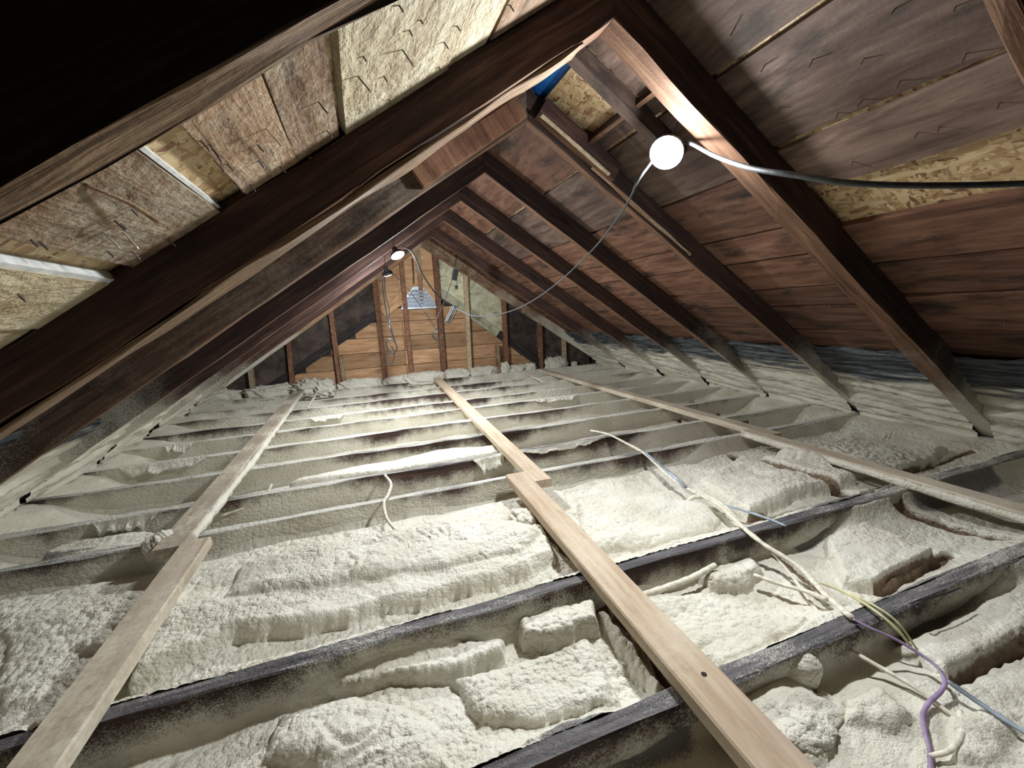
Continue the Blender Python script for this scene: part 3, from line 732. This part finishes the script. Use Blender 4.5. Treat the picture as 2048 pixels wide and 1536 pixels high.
BARE_AND_SHADOW = [  # grooves the spray did not reach (kept clear by planks and laps) and painted shadow bands: line, half width, depth
    ([(1470, 905), (1560, 945), (1700, 985), (1850, 1025), (2060, 1088)], .040, .04),
    ([(1180, 1160), (1250, 1262), (1345, 1392)], .028, .03),
    ([(1060, 1010), (1100, 1060), (1150, 1120)], .020, .03),
    ([(1500, 1042), (1620, 1010), (1720, 988), (1800, 962)], .012, .02),  # shadow in the gap along the joist, painted brown
    ([(1812, 943), (1908, 912), (1945, 905)], .014, .02),
    ([(1760, 1170), (1850, 1125), (1905, 1098)], .018, .03),  # painted shadow band along the near edge of a foam pillow
    ([(1545, 1080), (1620, 1150), (1720, 1215)], .014, .02),
    ([(1290, 900), (1430, 875), (1470, 868)], .010, .01),
    ([(1380, 790), (1480, 835), (1540, 880)], .03, .02),
    ([(1905, 1350), (1980, 1310), (2060, 1270)], .012, .03),  # painted shadow under the lower right pillow edge
    ([(1215, 760), (1300, 800), (1400, 845)], .02, .02)]
BARE_AND_SHADOW = [(W2(p, -.05), w_, d) for p, w_, d in BARE_AND_SHADOW]
GRIME = [([(1600, 1060), (1700, 1010), (1800, 990)], .05), ([(1850, 1000), (1980, 950)], .06), ([(1120, 1500), (1350, 1440)], .05),
         ([(1790, 1240), (1900, 1180), (2040, 1110)], .05), ([(0, 1120), (180, 1100)], .03)]
GRIME = [(W2(p), w_) for p, w_ in GRIME]
def foam_bay(kn, kf, label, base, step):
    y0 = JY[kn] + JT - .003; y1 = JY[kf] + .003
    nx, ny = int(4.9 / step), int((y1 - y0) / step)
    X, Y = np.meshgrid(np.linspace(-2.45, 2.45, nx), np.linspace(y0, y1, ny), indexing='ij')
    near = kn >= 9
    Z = np.full(X.shape, base)
    # slow undulation, folds and lumps of sprayed foam
    Z += (.022 if near else .010) * fbm(X * 2.6, Y * 5, 11 + kn)
    wx = X + .05 * fbm(X * 4, Y * 4, 21); wy = Y + .05 * fbm(X * 4, Y * 4, 31)
    Z += (.007 if near else .004) * (1 - np.abs(fbm(wx * 5, wy * 9, 41 + kn, 2)) * 2.2)
    H = np.zeros(X.shape)
    for P, h, r in PILLOWS:
        xs = [p[0] for p in P]; ys = [p[1] for p in P]
        if max(ys) < y0 - .05 or min(ys) > y1 + .05: continue
        wob = .020 * fbm(X * 9, Y * 9, 51); 
        Xw, Yw = X + wob, Y + .014 * fbm(X * 14, Y * 14, 61)
        ins = inside(Xw, Yw, P); d = seg_dist(Xw, Yw, P + P[:1])
        H = np.maximum(H, 0) + np.where(ins, h * np.sqrt(np.clip(1 - (1 - np.minimum(d / (r * 1.6), 1)) ** 2, 0, 1)), 0)
    Z += H
    # foam drawn up the faces of the joists
    Z -= (.045 if near else .012) * np.exp(-((y1 - Y) / .055) ** 2) * (1 - sstep(.7, 1.1, X))
    up = (.030 + .04 * fbm(X * 2, Y * 0, 71 + kn) + (.07 * sstep(.7, 1.1, X) if near else 0)) * np.exp(-(y1 - Y) / (.010 + .012 * vnoise(X * 3, Y * 0, 5)))
    dn = (.085 + .06 * fbm(X * 2.5, Y * 0, 81 + kn)) * np.exp(-(Y - y0) / (.022 + .03 * vnoise(X * 3, Y * 0, 6)))
    Z = Z + np.minimum(up, np.maximum(0, -.012 - Z)) + np.minimum(dn, np.maximum(0, -.002 - Z))
    bare = np.zeros(X.shape)
    for P, w_, dp in BARE_AND_SHADOW:
        d = seg_dist(X + .012 * fbm(X * 12, Y * 12, 91), Y + .010 * fbm(X * 12, Y * 12, 92), P); f = 1 - sstep(w_ * .7, w_ * 1.15, d)
        bare = np.maximum(bare, f); Z -= f * dp
    # bubbly skin, strongest nearby
    am = .0095 if near else .002
    pat = sstep(-.35, .35, fbm(X * 2.2, Y * 2.2, 101))
    Z += am * .55 * (.55 + .7 * pat) * (bubbles(X * 78, Y * 78, 3) - .5) + am * 1.1 * (bubbles(X * 40 + 3, Y * 44, 8) - .5) * (.15 + pat)
    Z += am * .8 * (bubbles(X * 19 + 3, Y * 22, 18) - .5) * sstep(0, .5, fbm(X * 1.7 + 5, Y * 2.0, 141))
    Z += .0016 * fbm(X * 40, Y * 50, 111, 2)
    if near: Z += .005 * np.sin((X * 1. + .35 * fbm(X * 5, Y * 5, 121)) * 85) * sstep(.1, .6, fbm(X * 3, Y * 4, 122)) * .6
    if kn <= 8: Z = np.minimum(Z, -.004)
    # near the eaves the foam closes level with the joists
    e = sstep(2.05, 2.42, np.abs(X)); Z = Z * (1 - e) + (-.01 + .012 * fbm(X * 9, Y * 9, 131)) * e
    gr = np.zeros(X.shape)
    for P, w_ in GRIME:
        gr = np.maximum(gr, 1 - sstep(w_ * .2, w_ * 1.3, seg_dist(X, Y, P)))
    V = np.stack([X, Y, Z], -1).reshape(-1, 3)
    o = mesh('spray_foam', V, grid_faces(nx, ny), M['foam'], None, Matrix.Translation(Vector((0, float(y0), 0))), True, {'bare': bare, 'grime': gr})
    return tag(o, label, 'foam')
foam_bay(2, 1, 'cream spray foam in the joist bay next to the gable wall', -.11, .014)
for kf, st in ((2, .013), (3, .012), (4, .011), (5, .010), (6, .009), (7, .008)):
    foam_bay(kf + 1, kf, 'cream spray foam between the %s and %s joists from the gable wall' % (ORD[kf], ORD[kf + 1]), -.125, st)
foam_bay(9, 8, 'cream spray foam in the bay just behind the lap of the centre planks', -.125, .0065)
foam_bay(11, 9, 'wide bulging mound of spray foam over a buried joist, across the middle foreground', -.075, .0034)
foam_bay(12, 11, 'pebbly thick spray foam in the nearest full bay at the bottom of the view', -.080, .0030)
foam_bay(13, 12, 'spray foam in the bay below the bottom edge and in the lower right corner', -.070, .006)

# torn flaps of foam and paper peeling off the near faces of joists
def flap(u0, v0, u1, v1, h, out, label, seed=0, m='foam_plain'):
    a, b_ = atZ(u0, v0, 0), atZ(u1, v1, 0)
    yj = min(JY.values(), key=lambda q: abs(q - (a[1] + b_[1]) / 2))
    n_, k_ = 60, 5
    V = []
    for i in range(n_):
        t = i / (n_ - 1); x = a[0] + (b_[0] - a[0]) * t
        e = min(1, 6 * t, 6 * (1 - t)) 
        hh = h * e * (.45 + .8 * vnoise(t * 11, seed, seed) + .35 * vnoise(t * 37, seed + 3, seed))
        for j in range(k_):
            q = j / (k_ - 1)
            V.append((x, yj - .003 - out * e * q ** 1.6 * (.6 + .8 * vnoise(t * 7, j * .8, seed + 9)), .004 - hh * q))
    V = np.array(V); V2 = V + np.array((0, -.004, .001)); nn = n_ * k_
    F = [(i * k_ + j, i * k_ + j + 1, (i + 1) * k_ + j + 1, (i + 1) * k_ + j) for i in range(n_ - 1) for j in range(k_ - 1)]
    F += [(nn + d, nn + c, nn + b, nn + a_) for a_, b, c, d in F]
    for i in range(n_ - 1):
        F.append((i * k_, (i + 1) * k_, nn + (i + 1) * k_, nn + i * k_)); F.append((i * k_ + k_ - 1, nn + i * k_ + k_ - 1, nn + (i + 1) * k_ + k_ - 1, (i + 1) * k_ + k_ - 1))
    for i in (0, n_ - 1):
        for j in range(k_ - 1): F.append((i * k_ + j, nn + i * k_ + j, nn + i * k_ + j + 1, i * k_ + j + 1))
    o = mesh('foam_flap', np.vstack([V, V2]), F, M[m], None, Matrix.Translation(Vector((float(a[0]), float(yj), 0))), True)
    return tag(o, label, 'foam flap')
flap(250, 928, 425, 905, .055, .045, 'long torn foam flap with dark gap, left of the left planks, lower one', 1)
flap(310, 905, 375, 895, .045, .040, 'short torn foam flap above the long one, left of the left planks', 2)
flap(620, 835, 690, 828, .030, .035, 'small torn foam flap between the left and centre planks', 3)
flap(945, 920, 1010, 912, .050, .050, 'torn tan foam flap at the left edge of the centre plank', 4)
flap(1045, 905, 1205, 880, .022, .020, 'long thin torn strip along the joist right of the centre plank', 5)
flap(1075, 806, 1170, 795, .030, .030, 'ragged foam flap between the centre and right planks, far away', 6)
flap(150, 1075, 290, 1052, .050, .035, 'brown torn flap on the joist above the white foam heap at left', 7)

# ------------------------------------------------------------------ eave baffles with foam between the rafters
RK = [13, 12, 11, 10, 9, 8, 7, 6, 5]
for s in (1, -1):
    for a, b_ in zip(RK[:-1], RK[1:]):
        y0, y1 = RY[a] + (.085 if a == 11 else RT if a != 14 else 0) - .004, RY[b_] + .004
        nx, ny = 100, 70
        U, W = np.meshgrid(np.linspace(y0, y1, nx), np.linspace(0, 1, ny), indexing='ij')
        xt, zt, xb, zb = 1.865, H0 + DROP - SL * 1.865 - .004, 2.44, -.045
        X = xt + (xb - xt) * W; Z = zt + (zb - zt) * W
        nz = .024 * (1 - np.abs(fbm(U * 2.2 + W * 1.5, W * 13 + U * 2.5, 7 * a + (s > 0), 4)) * 2.4) + .010 * fbm(U * 7, W * 30, 3 * a) 
        bow = -.018 * np.sin(W * math.pi)
        X = X - (nz + bow) * .7; Z = Z - (nz + bow) * .7
        V = np.stack([s * X, U, Z], -1).reshape(-1, 3)
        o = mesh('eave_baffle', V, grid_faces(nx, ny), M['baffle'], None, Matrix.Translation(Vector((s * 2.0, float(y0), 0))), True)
        side = 'right' if s > 0 else 'left'
        i = RK.index(a)
        lab = ('foam-sprayed baffle at the %s eave between the last rafter and the gable end' % side if b_ == 5 else
               'foam-sprayed baffle at the %s eave beside the camera' % side if a == 13 else
               'wrinkled foam-sprayed baffle, %s eave, between %s and %s rafters from the camera' % (side, ORD[i], ORD[i + 1]))
        tag(o, lab, 'baffle')

# ------------------------------------------------------------------ foam along the gable foot and other lumps
def lump(u, v, z, r, label, amp=.3, seed=0, y=None, name='foam_lump', fr=6):
    c = atY(u, v, y) if y is not None else atZ(u, v, z)
    if y is not None: r = (r[0] * 1.12, r[1], r[2]); amp *= 1.3; fr *= 1.6; c[2] = r[2] * .35
    o = blob(name, c, r, M['foam_plain'], None, amp, seed, 60, 36, fr, .62 if y is not None else 1.)
    return tag(o, label, 'foam')
GY = RY[5] + .01
lump(440, 800, 0, (.16, .07, .07), 'foam lump at the left end of the gable wall foot', .4, 1, GY)
lump(545, 782, 0, (.20, .07, .075), 'foam lump between the first and second studs of the gable wall', .4, 2, GY)
lump(625, 768, 0, (.15, .09, .085), 'bumpy foam mound at the far end of the left planks', .55, 3, GY - .06, fr=12)
lump(650, 772, 0, (.08, .09, .075), 'small foam knob right of the mound at the left planks', .4, 4, GY - .1)
lump(720, 764, 0, (.20, .06, .065), 'foam roll between the cripple stud and the stud by the cord coil', .25, 5, GY)
lump(795, 757, 0, (.13, .06, .06), 'foam roll left of the centre planks', .25, 6, GY)
lump(848, 752, 0, (.22, .08, .075), 'smooth thick foam roll at the far end of the centre plank', .2, 7, GY - .02)
lump(913, 745, 0, (.14, .06, .07), 'wrinkled foam pad right of the centre plank', .3, 8, GY)
lump(967, 741, 0, (.15, .06, .07), 'wrinkled foam pad left of the tan cripple stud', .3, 9, GY)
lump(1009, 730, 0, (.05, .05, .09), 'upright chunk of foam right of the tan cripple stud', .4, 10, GY)
lump(1035, 733, 0, (.09, .05, .055), 'low chunk of foam near the far end of the right plank', .4, 11, GY)
lump(1060, 730, 0, (.06, .05, .06), 'ragged foam chunk at the far end of the right plank', .4, 12, GY)
lump(1112, 722, 0, (.12, .06, .09), 'greenish foam heap between the two shortest right studs', .4, 13, GY)
lump(1148, 723, 0, (.03, .03, .035), 'tiny foam chunk at the right foot of the gable wall', .4, 14, GY)
lump(322, 1092, .0, (.045, .05, .05), 'white foam clump against the end of the far left plank', .35, 15)
lump(1042, 1040, -.02, (.045, .06, .035), 'white foam clump under the lap of the centre planks', .4, 16)
lump(1590, 1330, -.055, (.055, .05, .05), 'smooth white foam knob on the near face of the nearest dark joist', .12, 17, fr=3)
lump(1560, 1430, -.06, (.11, .075, .022), 'glossy white foam tongue right of the nearest centre plank', .45, 18, fr=4)

# ------------------------------------------------------------------ walk planks (2x4s laid flat)
def walk(P0, P1, m, label, wd=.095, th=.038, z=.0385, sh=0, seed=0):
    A = atZ(*P0, z); B = atZ(*P1, z)
    o = beam('walk_plank', M[m], A, B, wd, th, (0, 0, 1), None, 14, .0012, 'top', bev=.004, seed=seed)
    return tag(o, label, 'plank')
def walkw(A, B, m, label, wd=.095, seed=0, z=.039, th=.038, jit=.0012, n=14):
    o = beam('walk_plank', M[m], (A[0], A[1], z), (B[0], B[1], z), wd, th, (0, 0, 1), None, n, jit, 'top', bev=.004, seed=seed); return tag(o, label, 'plank')
walkw((-1.40, .30), (-1.415, 1.72), 'lumber_dusty', 'near left walk plank, tan lumber lying over the foam', .09, 1)
walkw((-1.495, 1.69), (-1.521, 5.20), 'lumber_dusty', 'far left walk plank with foam dripping along its right edge', .095, 2, jit=.002)
walkw((-.180, .22), (-.142, 1.79), 'lumber', 'near centre walk plank, warm tan lumber with a knot', .100, 3)
walkw((-.058, 1.655), (.035, 5.10), 'lumber', 'far centre walk plank reaching the foot of the gable wall', .088, 4)
walkw((1.360, .35), (1.345, 1.81), 'lumber_dusty', 'near right walk plank with white foam on its side', .085, 5)
walkw((1.415, 1.67), (1.385, 5.00), 'lumber_dusty', 'far right walk plank running to the gable wall', .085, 6)
# foam drips on the side of the far left plank
dr = tube('foam_drip', M['foam_plain'], [(-1.452, 1.78, .018), (-1.447, 2.0, .02), (-1.450, 2.3, .015), (-1.44, 2.7, .02), (-1.455, 3.1, .012), (-1.45, 3.5, .018), (-1.46, 4.2, .015), (-1.47, 5.0, .02)],
          .014, None, 8, 14, 1.1, .9, 3)
tag(dr, 'white foam drips along the right edge of the far left plank', 'foam')
dr = tube('foam_drip', M['foam_plain'], [(1.312, .5, .018), (1.305, .9, .016), (1.31, 1.3, .018), (1.303, 1.78, .016)], .010, None, 8, 14, 1.6, .5, 5)
tag(dr, 'foam crust along the left edge of the near right plank', 'foam')
kn = lathe('knot', M['dark'], atZ(1408, 1348, .0392), (0, .001, 1), [(.006, 0), (.004, .0004)], None, 10)
for o in list(COL.objects):
    if o.get('label', '').startswith('near centre'): kn.parent = o; kn.matrix_parent_inverse = o.matrix_world.inverted()

# ------------------------------------------------------------------ cables on the floor
def cable(pts, r, m, label, flat=.6, lump_=.25, seed=0, cat='cable', name='electric_cable'):
    P = [atZ(u, v, z) for u, v, z in pts]
    o = tube(name, M[m], P, r, None, 8, 8, flat, lump_, seed)
    return tag(o, label, cat)
cable([(1182, 861, .015), (1215, 868, .03), (1250, 885, .02), (1290, 908, .006), (1345, 958, -.01), (1400, 990, -.01), (1440, 1012, -.01), (1490, 1058, .010), (1530, 1090, -.0), (1600, 1135, -.02), (1650, 1188, -.015), (1704, 1236, .010)],
      .0085, 'cable_foam', 'long foam-coated cable crossing the joists right of the centre planks', .6, .5, 1)
cable([(1290, 905, .013), (1335, 942, .0), (1372, 975, -.005)], .0075, 'cable_blue', 'blue and white stretch of cable hanging off the joist right of centre', .6, .1, 2)
cable([(1706, 1238, .012), (1740, 1256, .005), (1790, 1278, -.01), (1840, 1308, -.02), (1875, 1335, -.025), (1890, 1362, -.03), (1880, 1385, -.035), (1858, 1405, -.04), (1846, 1432, -.045), (1852, 1470, -.045), (1860, 1500, -.05), (1862, 1550, -.05)],
      .0042, 'cable_violet', 'violet and white cable curling down into the lower right corner', .6, .25, 3)
cable([(1375, 1003, -.035), (1390, 994, -.02), (1420, 996, -.015), (1450, 1015, -.012), (1478, 1045, -.0)], .011, 'cable_foam', 'short thick foam-covered cable arch beside the long coated cable', .7, .3, 4)
cable([(1450, 1010, -.01), (1490, 1022, .0), (1530, 1035, .004), (1572, 1052, -.0)], .006, 'cable_blue', 'short cable branch with a blue end behind the dark joist', .6, .2, 5)
cable([(1508, 1150, -.03), (1560, 1168, -.03), (1610, 1182, -.02), (1655, 1200, -.01)], .0075, 'cable_foam', 'foam-coated cable leading right from the foam patch behind the dark joist', .7, .4, 6)
cable([(1285, 1190, -.045), (1340, 1172, -.035), (1390, 1152, -.03), (1430, 1130, -.03)], .009, 'cable_foam', 'foam-coated cable starting at the right edge of the centre plank', .8, .4, 7)
cable([(1640, 1165, -.01), (1690, 1185, .0), (1745, 1218, .014), (1790, 1255, .0), (1822, 1292, -.03)], .004, 'cable_yellow', 'thin yellowish cable arching over the nearest dark joist at right', .8, .1, 8)
cable([(1700, 1188, .0), (1750, 1212, .016), (1795, 1245, .006), (1835, 1300, -.04)], .003, 'cable_yellow', 'thinnest yellowish cable beside the arching one', .8, .1, 9)
cable([(1700, 1300, -.05), (1770, 1340, -.045), (1830, 1375, -.045), (1890, 1420, -.05), (1960, 1470, -.05)], .005, 'cable_foam', 'foam-coated cable lying below the violet cable', .7, .4, 10)
cable([(1895, 1362, -.03), (1950, 1400, -.035), (2010, 1440, -.035), (2070, 1478, -.035)], .0055, 'cable_blue', 'bluish cable running off the right edge of the frame', .7, .2, 11)
cable([(1862, 1512, -.045), (1900, 1500, -.04), (1925, 1465, -.045), (1920, 1420, -.05)], .0048, 'cable_foam', 'curved foam-coated cable loop in the lower right corner', .6, .4, 12)
cable([(1545, 1105, -.02), (1590, 1160, -.045), (1640, 1230, -.045), (1662, 1250, -.02)], .005, 'cable_foam', 'cable half buried below the long coated cable', .7, .4, 16)
cable([(770, 950, .012), (782, 968, .02), (776, 990, .012), (768, 1005, .012), (773, 1035, -.01), (790, 1058, -.025), (806, 1065, -.01), (818, 1085, .01), (822, 1110, -.0), (812, 1142, -.05)],
      .0065, 'cable_foam', 'wavy white-coated cable drooping over two joists left of the centre planks', .9, .35, 13)
cable([(543, 969, .006), (535, 985, -.02), (525, 1003, -.05), (490, 1015, -.05), (440, 1032, -.06)], .0065, 'cable_foam', 'bent foam-coated cable beside the lap of the left planks', .9, .4, 14)
cable([(637, 778, .03), (628, 795, .01), (615, 815, -.02)], .012, 'cable_foam', 'coated stub reaching down from the foam knob at the left planks', .8, .4, 15)
cable([(1040, 738, .02), (1058, 750, .01), (1072, 757, .02), (1095, 768, -.03)], .010, 'cable_foam', 'white-coated cable at the far end between centre and right planks', .8, .5, 17)
cable([(1462, 938, -.02), (1464, 958, -.03), (1500, 972, -.04), (1560, 986, -.045)], .003, 'cable_grey', 'thin grey wire curling out of the foam behind the right plank', 1, .1, 18)
cable([(1827, 1208, .004), (1838, 1215, .006), (1850, 1200, .01), (1890, 1188, .01), (1920, 1176, .006)], .0022, 'cable_black', 'thin black wire on the blackened joist at the right', 1, .1, 19, 'wire', 'wire')

# ------------------------------------------------------------------ lamps and cords
def lamp(loc, n, watts, r, label, hang):
    n = Vector(n).normalized(); loc = Vector(loc)
    e = empty('work_lamp', loc); tag(e, label, 'lamp')
    b = -n
    lathe('housing', M['black_plastic'], loc, b, [(r, -.004), (r * 1.04, .004), (r * .9, .014), (r * .45, .024), (.018, .03), (.016, .055)], e)
    lathe('lens', M['lens'], loc, n, [(r * .97, -.002), (r * .97, .004), (r * .8, .009), (r * .3, .0105)], e)
    tube('hook', M['cable_black'], [loc + b * .05, loc + b * .06 + Vector((0, 0, .02)), Vector(hang)], .0022, e, 6, 4)
    return e
lamp(*LAMPS[0], 'largest round LED work lamp, hanging nearest, on the right below the ridge', (.34, 1.26, H0 - SL * .34 + .06))
lamp(*LAMPS[1], 'round LED work lamp hanging at the centre in front of the gable wall', (-.50, 2.84, H0 + DROP - SL * .50 - .01))
lamp(*LAMPS[2], 'farthest LED work lamp, seen edge on, above the cord coil', (-.54, 3.50, H0 + DROP - SL * .54 - .01))
def cord(P, r, m, label, seed=0, name='power_cord', flat=1.):
    return tag(tube(name, M[m], P, r, None, 8, 8, flat, .0, seed), label, 'cord')
cord([(.35, 1.31, 1.375), atY(1380, 286, 1.25), atY(1430, 312, 1.12), atY(1500, 336, .92), atY(1600, 352, .76), atY(1700, 366, .67), atY(1850, 371, .60), atY(2048, 367, .53), atY(2250, 355, .42)],
     .0068, 'cable_grey', 'thick grey cord from the nearest lamp out past the right edge')
cord([(.315, 1.32, 1.36), atY(1276, 362, 1.36), atY(1258, 400, 1.5), atY(1225, 450, 1.7), atY(1180, 505, 2.0), atY(1110, 570, 2.4), atY(1050, 610, 2.8), atY(1000, 628, 3.1), atY(950, 632, 3.35), atY(918, 620, 3.5), atY(905, 611, 3.55)],
     .0038, 'cable_grey', 'grey cord sagging from the nearest lamp towards the gable wall')
cord([atY(905, 611, 3.55), atY(880, 595, 3.5), atY(862, 575, 3.4), atY(845, 548, 3.3), atY(835, 525, 3.15), atY(823, 503, 3.0), atY(808, 494, 2.90)],
     .006, 'cable_black', 'black cord from the folded bundle up to the centre lamp')
def loops(c, axu, axv, ru, rv, n, r, m, label, name='cord_coil', seed=0):
    P = []
    R_ = random.Random(seed)
    for i in range(n * 14 + 1):
        a = i / 14 * 2 * math.pi; k = i // 14
        P.append(np.array(c) + np.array(axu) * ru * math.cos(a) * (1 + .06 * math.sin(k * 2.1 + a * .3)) + np.array(axv) * rv * math.sin(a) * (1 + .05 * math.cos(k * 1.7)) + np.array((0, 1, 0)) * .006 * math.sin(a * .5 + k))
    return tag(tube(name, M[m], P, r, None, 6, 2), label, 'cord')
cord([atY(770, 542, 4.28), atY(765, 550, 4.28), atY(766, 580, 4.25), atY(772, 620, 4.1), atY(778, 650, 3.9), atY(788, 678, 3.9), atY(792, 682, 3.9)], .006, 'cable_black', 'black cord hanging from the farthest lamp down to the coil', 1)
cord([atY(772, 541, 4.3), atY(769, 550, 4.3), atY(771, 590, 4.2), atY(778, 615, 4.1), atY(779, 640, 3.92), atY(789, 680, 3.92)], .0045, 'cable_black', 'second strand of black cord beside the first above the coil', 2)
loops(atY(783, 692, 3.9), (.85, 0, .5), (-.35, 0, .9), .045, .065, 3, .0045, 'cable_black', 'black cord coil hanging in front of the gable wall, left of the vent', seed=1)
cord([atY(777, 704, 3.9), atY(770, 716, 3.9), atY(771, 727, 3.9), atY(779, 730, 3.9), atY(787, 720, 3.9), atY(788, 704, 3.9), atY(782, 690, 3.9)], .0045, 'cable_black', 'lowest single loop of cord under the black coil', 3)
cord([atY(775, 541, 4.3), atY(800, 560, 4.25), atY(820, 583, 4.2), atY(845, 618, 4.05), atY(862, 643, 4.1), atY(869, 655, 4.1)], .0035, 'cable_black', 'thin cord slanting from the farthest lamp to the small coil', 4)
cord([atY(869, 655, 4.1), atY(875, 635, 4.1), atY(888, 605, 4.1), atY(897, 580, 4.1), atY(905, 558, 4.1)], .0035, 'cable_black', 'thin cord rising from the small coil to the hanging plug', 5)
loops(atY(875, 669, 4.1), (.9, 0, .1), (-.1, 0, .95), .052, .058, 3, .004, 'cable_black', 'small round cord coil hanging in front of the stud right of the vent', seed=2)
loops(atY(882, 694, 4.12), (.9, 0, .1), (-.1, 0, .95), .03, .035, 1, .003, 'cable_black', 'faint lower loop below the small round coil', seed=3)
pg = empty('hanging_plug', atY(911, 548, 4.05)); tag(pg, 'black plug block hanging on a strap from the right slope', 'plug')
beam('body', M['black_plastic'], atY(909, 560, 4.05), atY(913, 538, 4.05), .05, .035, (0, 1, 0), pg, 3, .003, 'bottom')
tube('strap', M['cable_black'], [atY(911, 539, 4.05), atY(910, 530, 4.05), atY(913, 512, 4.05)], .006, pg, 6, 3)
tube('lead', M['cable_black'], [atY(912, 559, 4.05), atY(914, 566, 4.05), atY(913, 573, 4.05)], .003, pg, 6, 3)
box('plug_tip', M['black_plastic'], atY(911.5, 577, 4.05) - .006, atY(914.5, 572, 4.05) + .006, pg)
bd = empty('cord_bundle', atY(906, 611, 3.52)); tag(bd, 'folded bundle of grey cord tied up right of the vent', 'cord')
for i, (a, b_) in enumerate(((905, 892), (909, 895), (913, 899))):
    tube('strand', M['cable_grey'], [atY(a, 611, 3.52 + i * .01), atY((a + b_) / 2, 627, 3.52 + i * .01), atY(b_, 642, 3.52 + i * .01), atY(b_ + 3, 643, 3.53 + i * .01), atY((a + b_) / 2 + 3, 629, 3.54 + i * .01), atY(a + 3, 611, 3.54 + i * .01)], .005, bd, 6, 5)
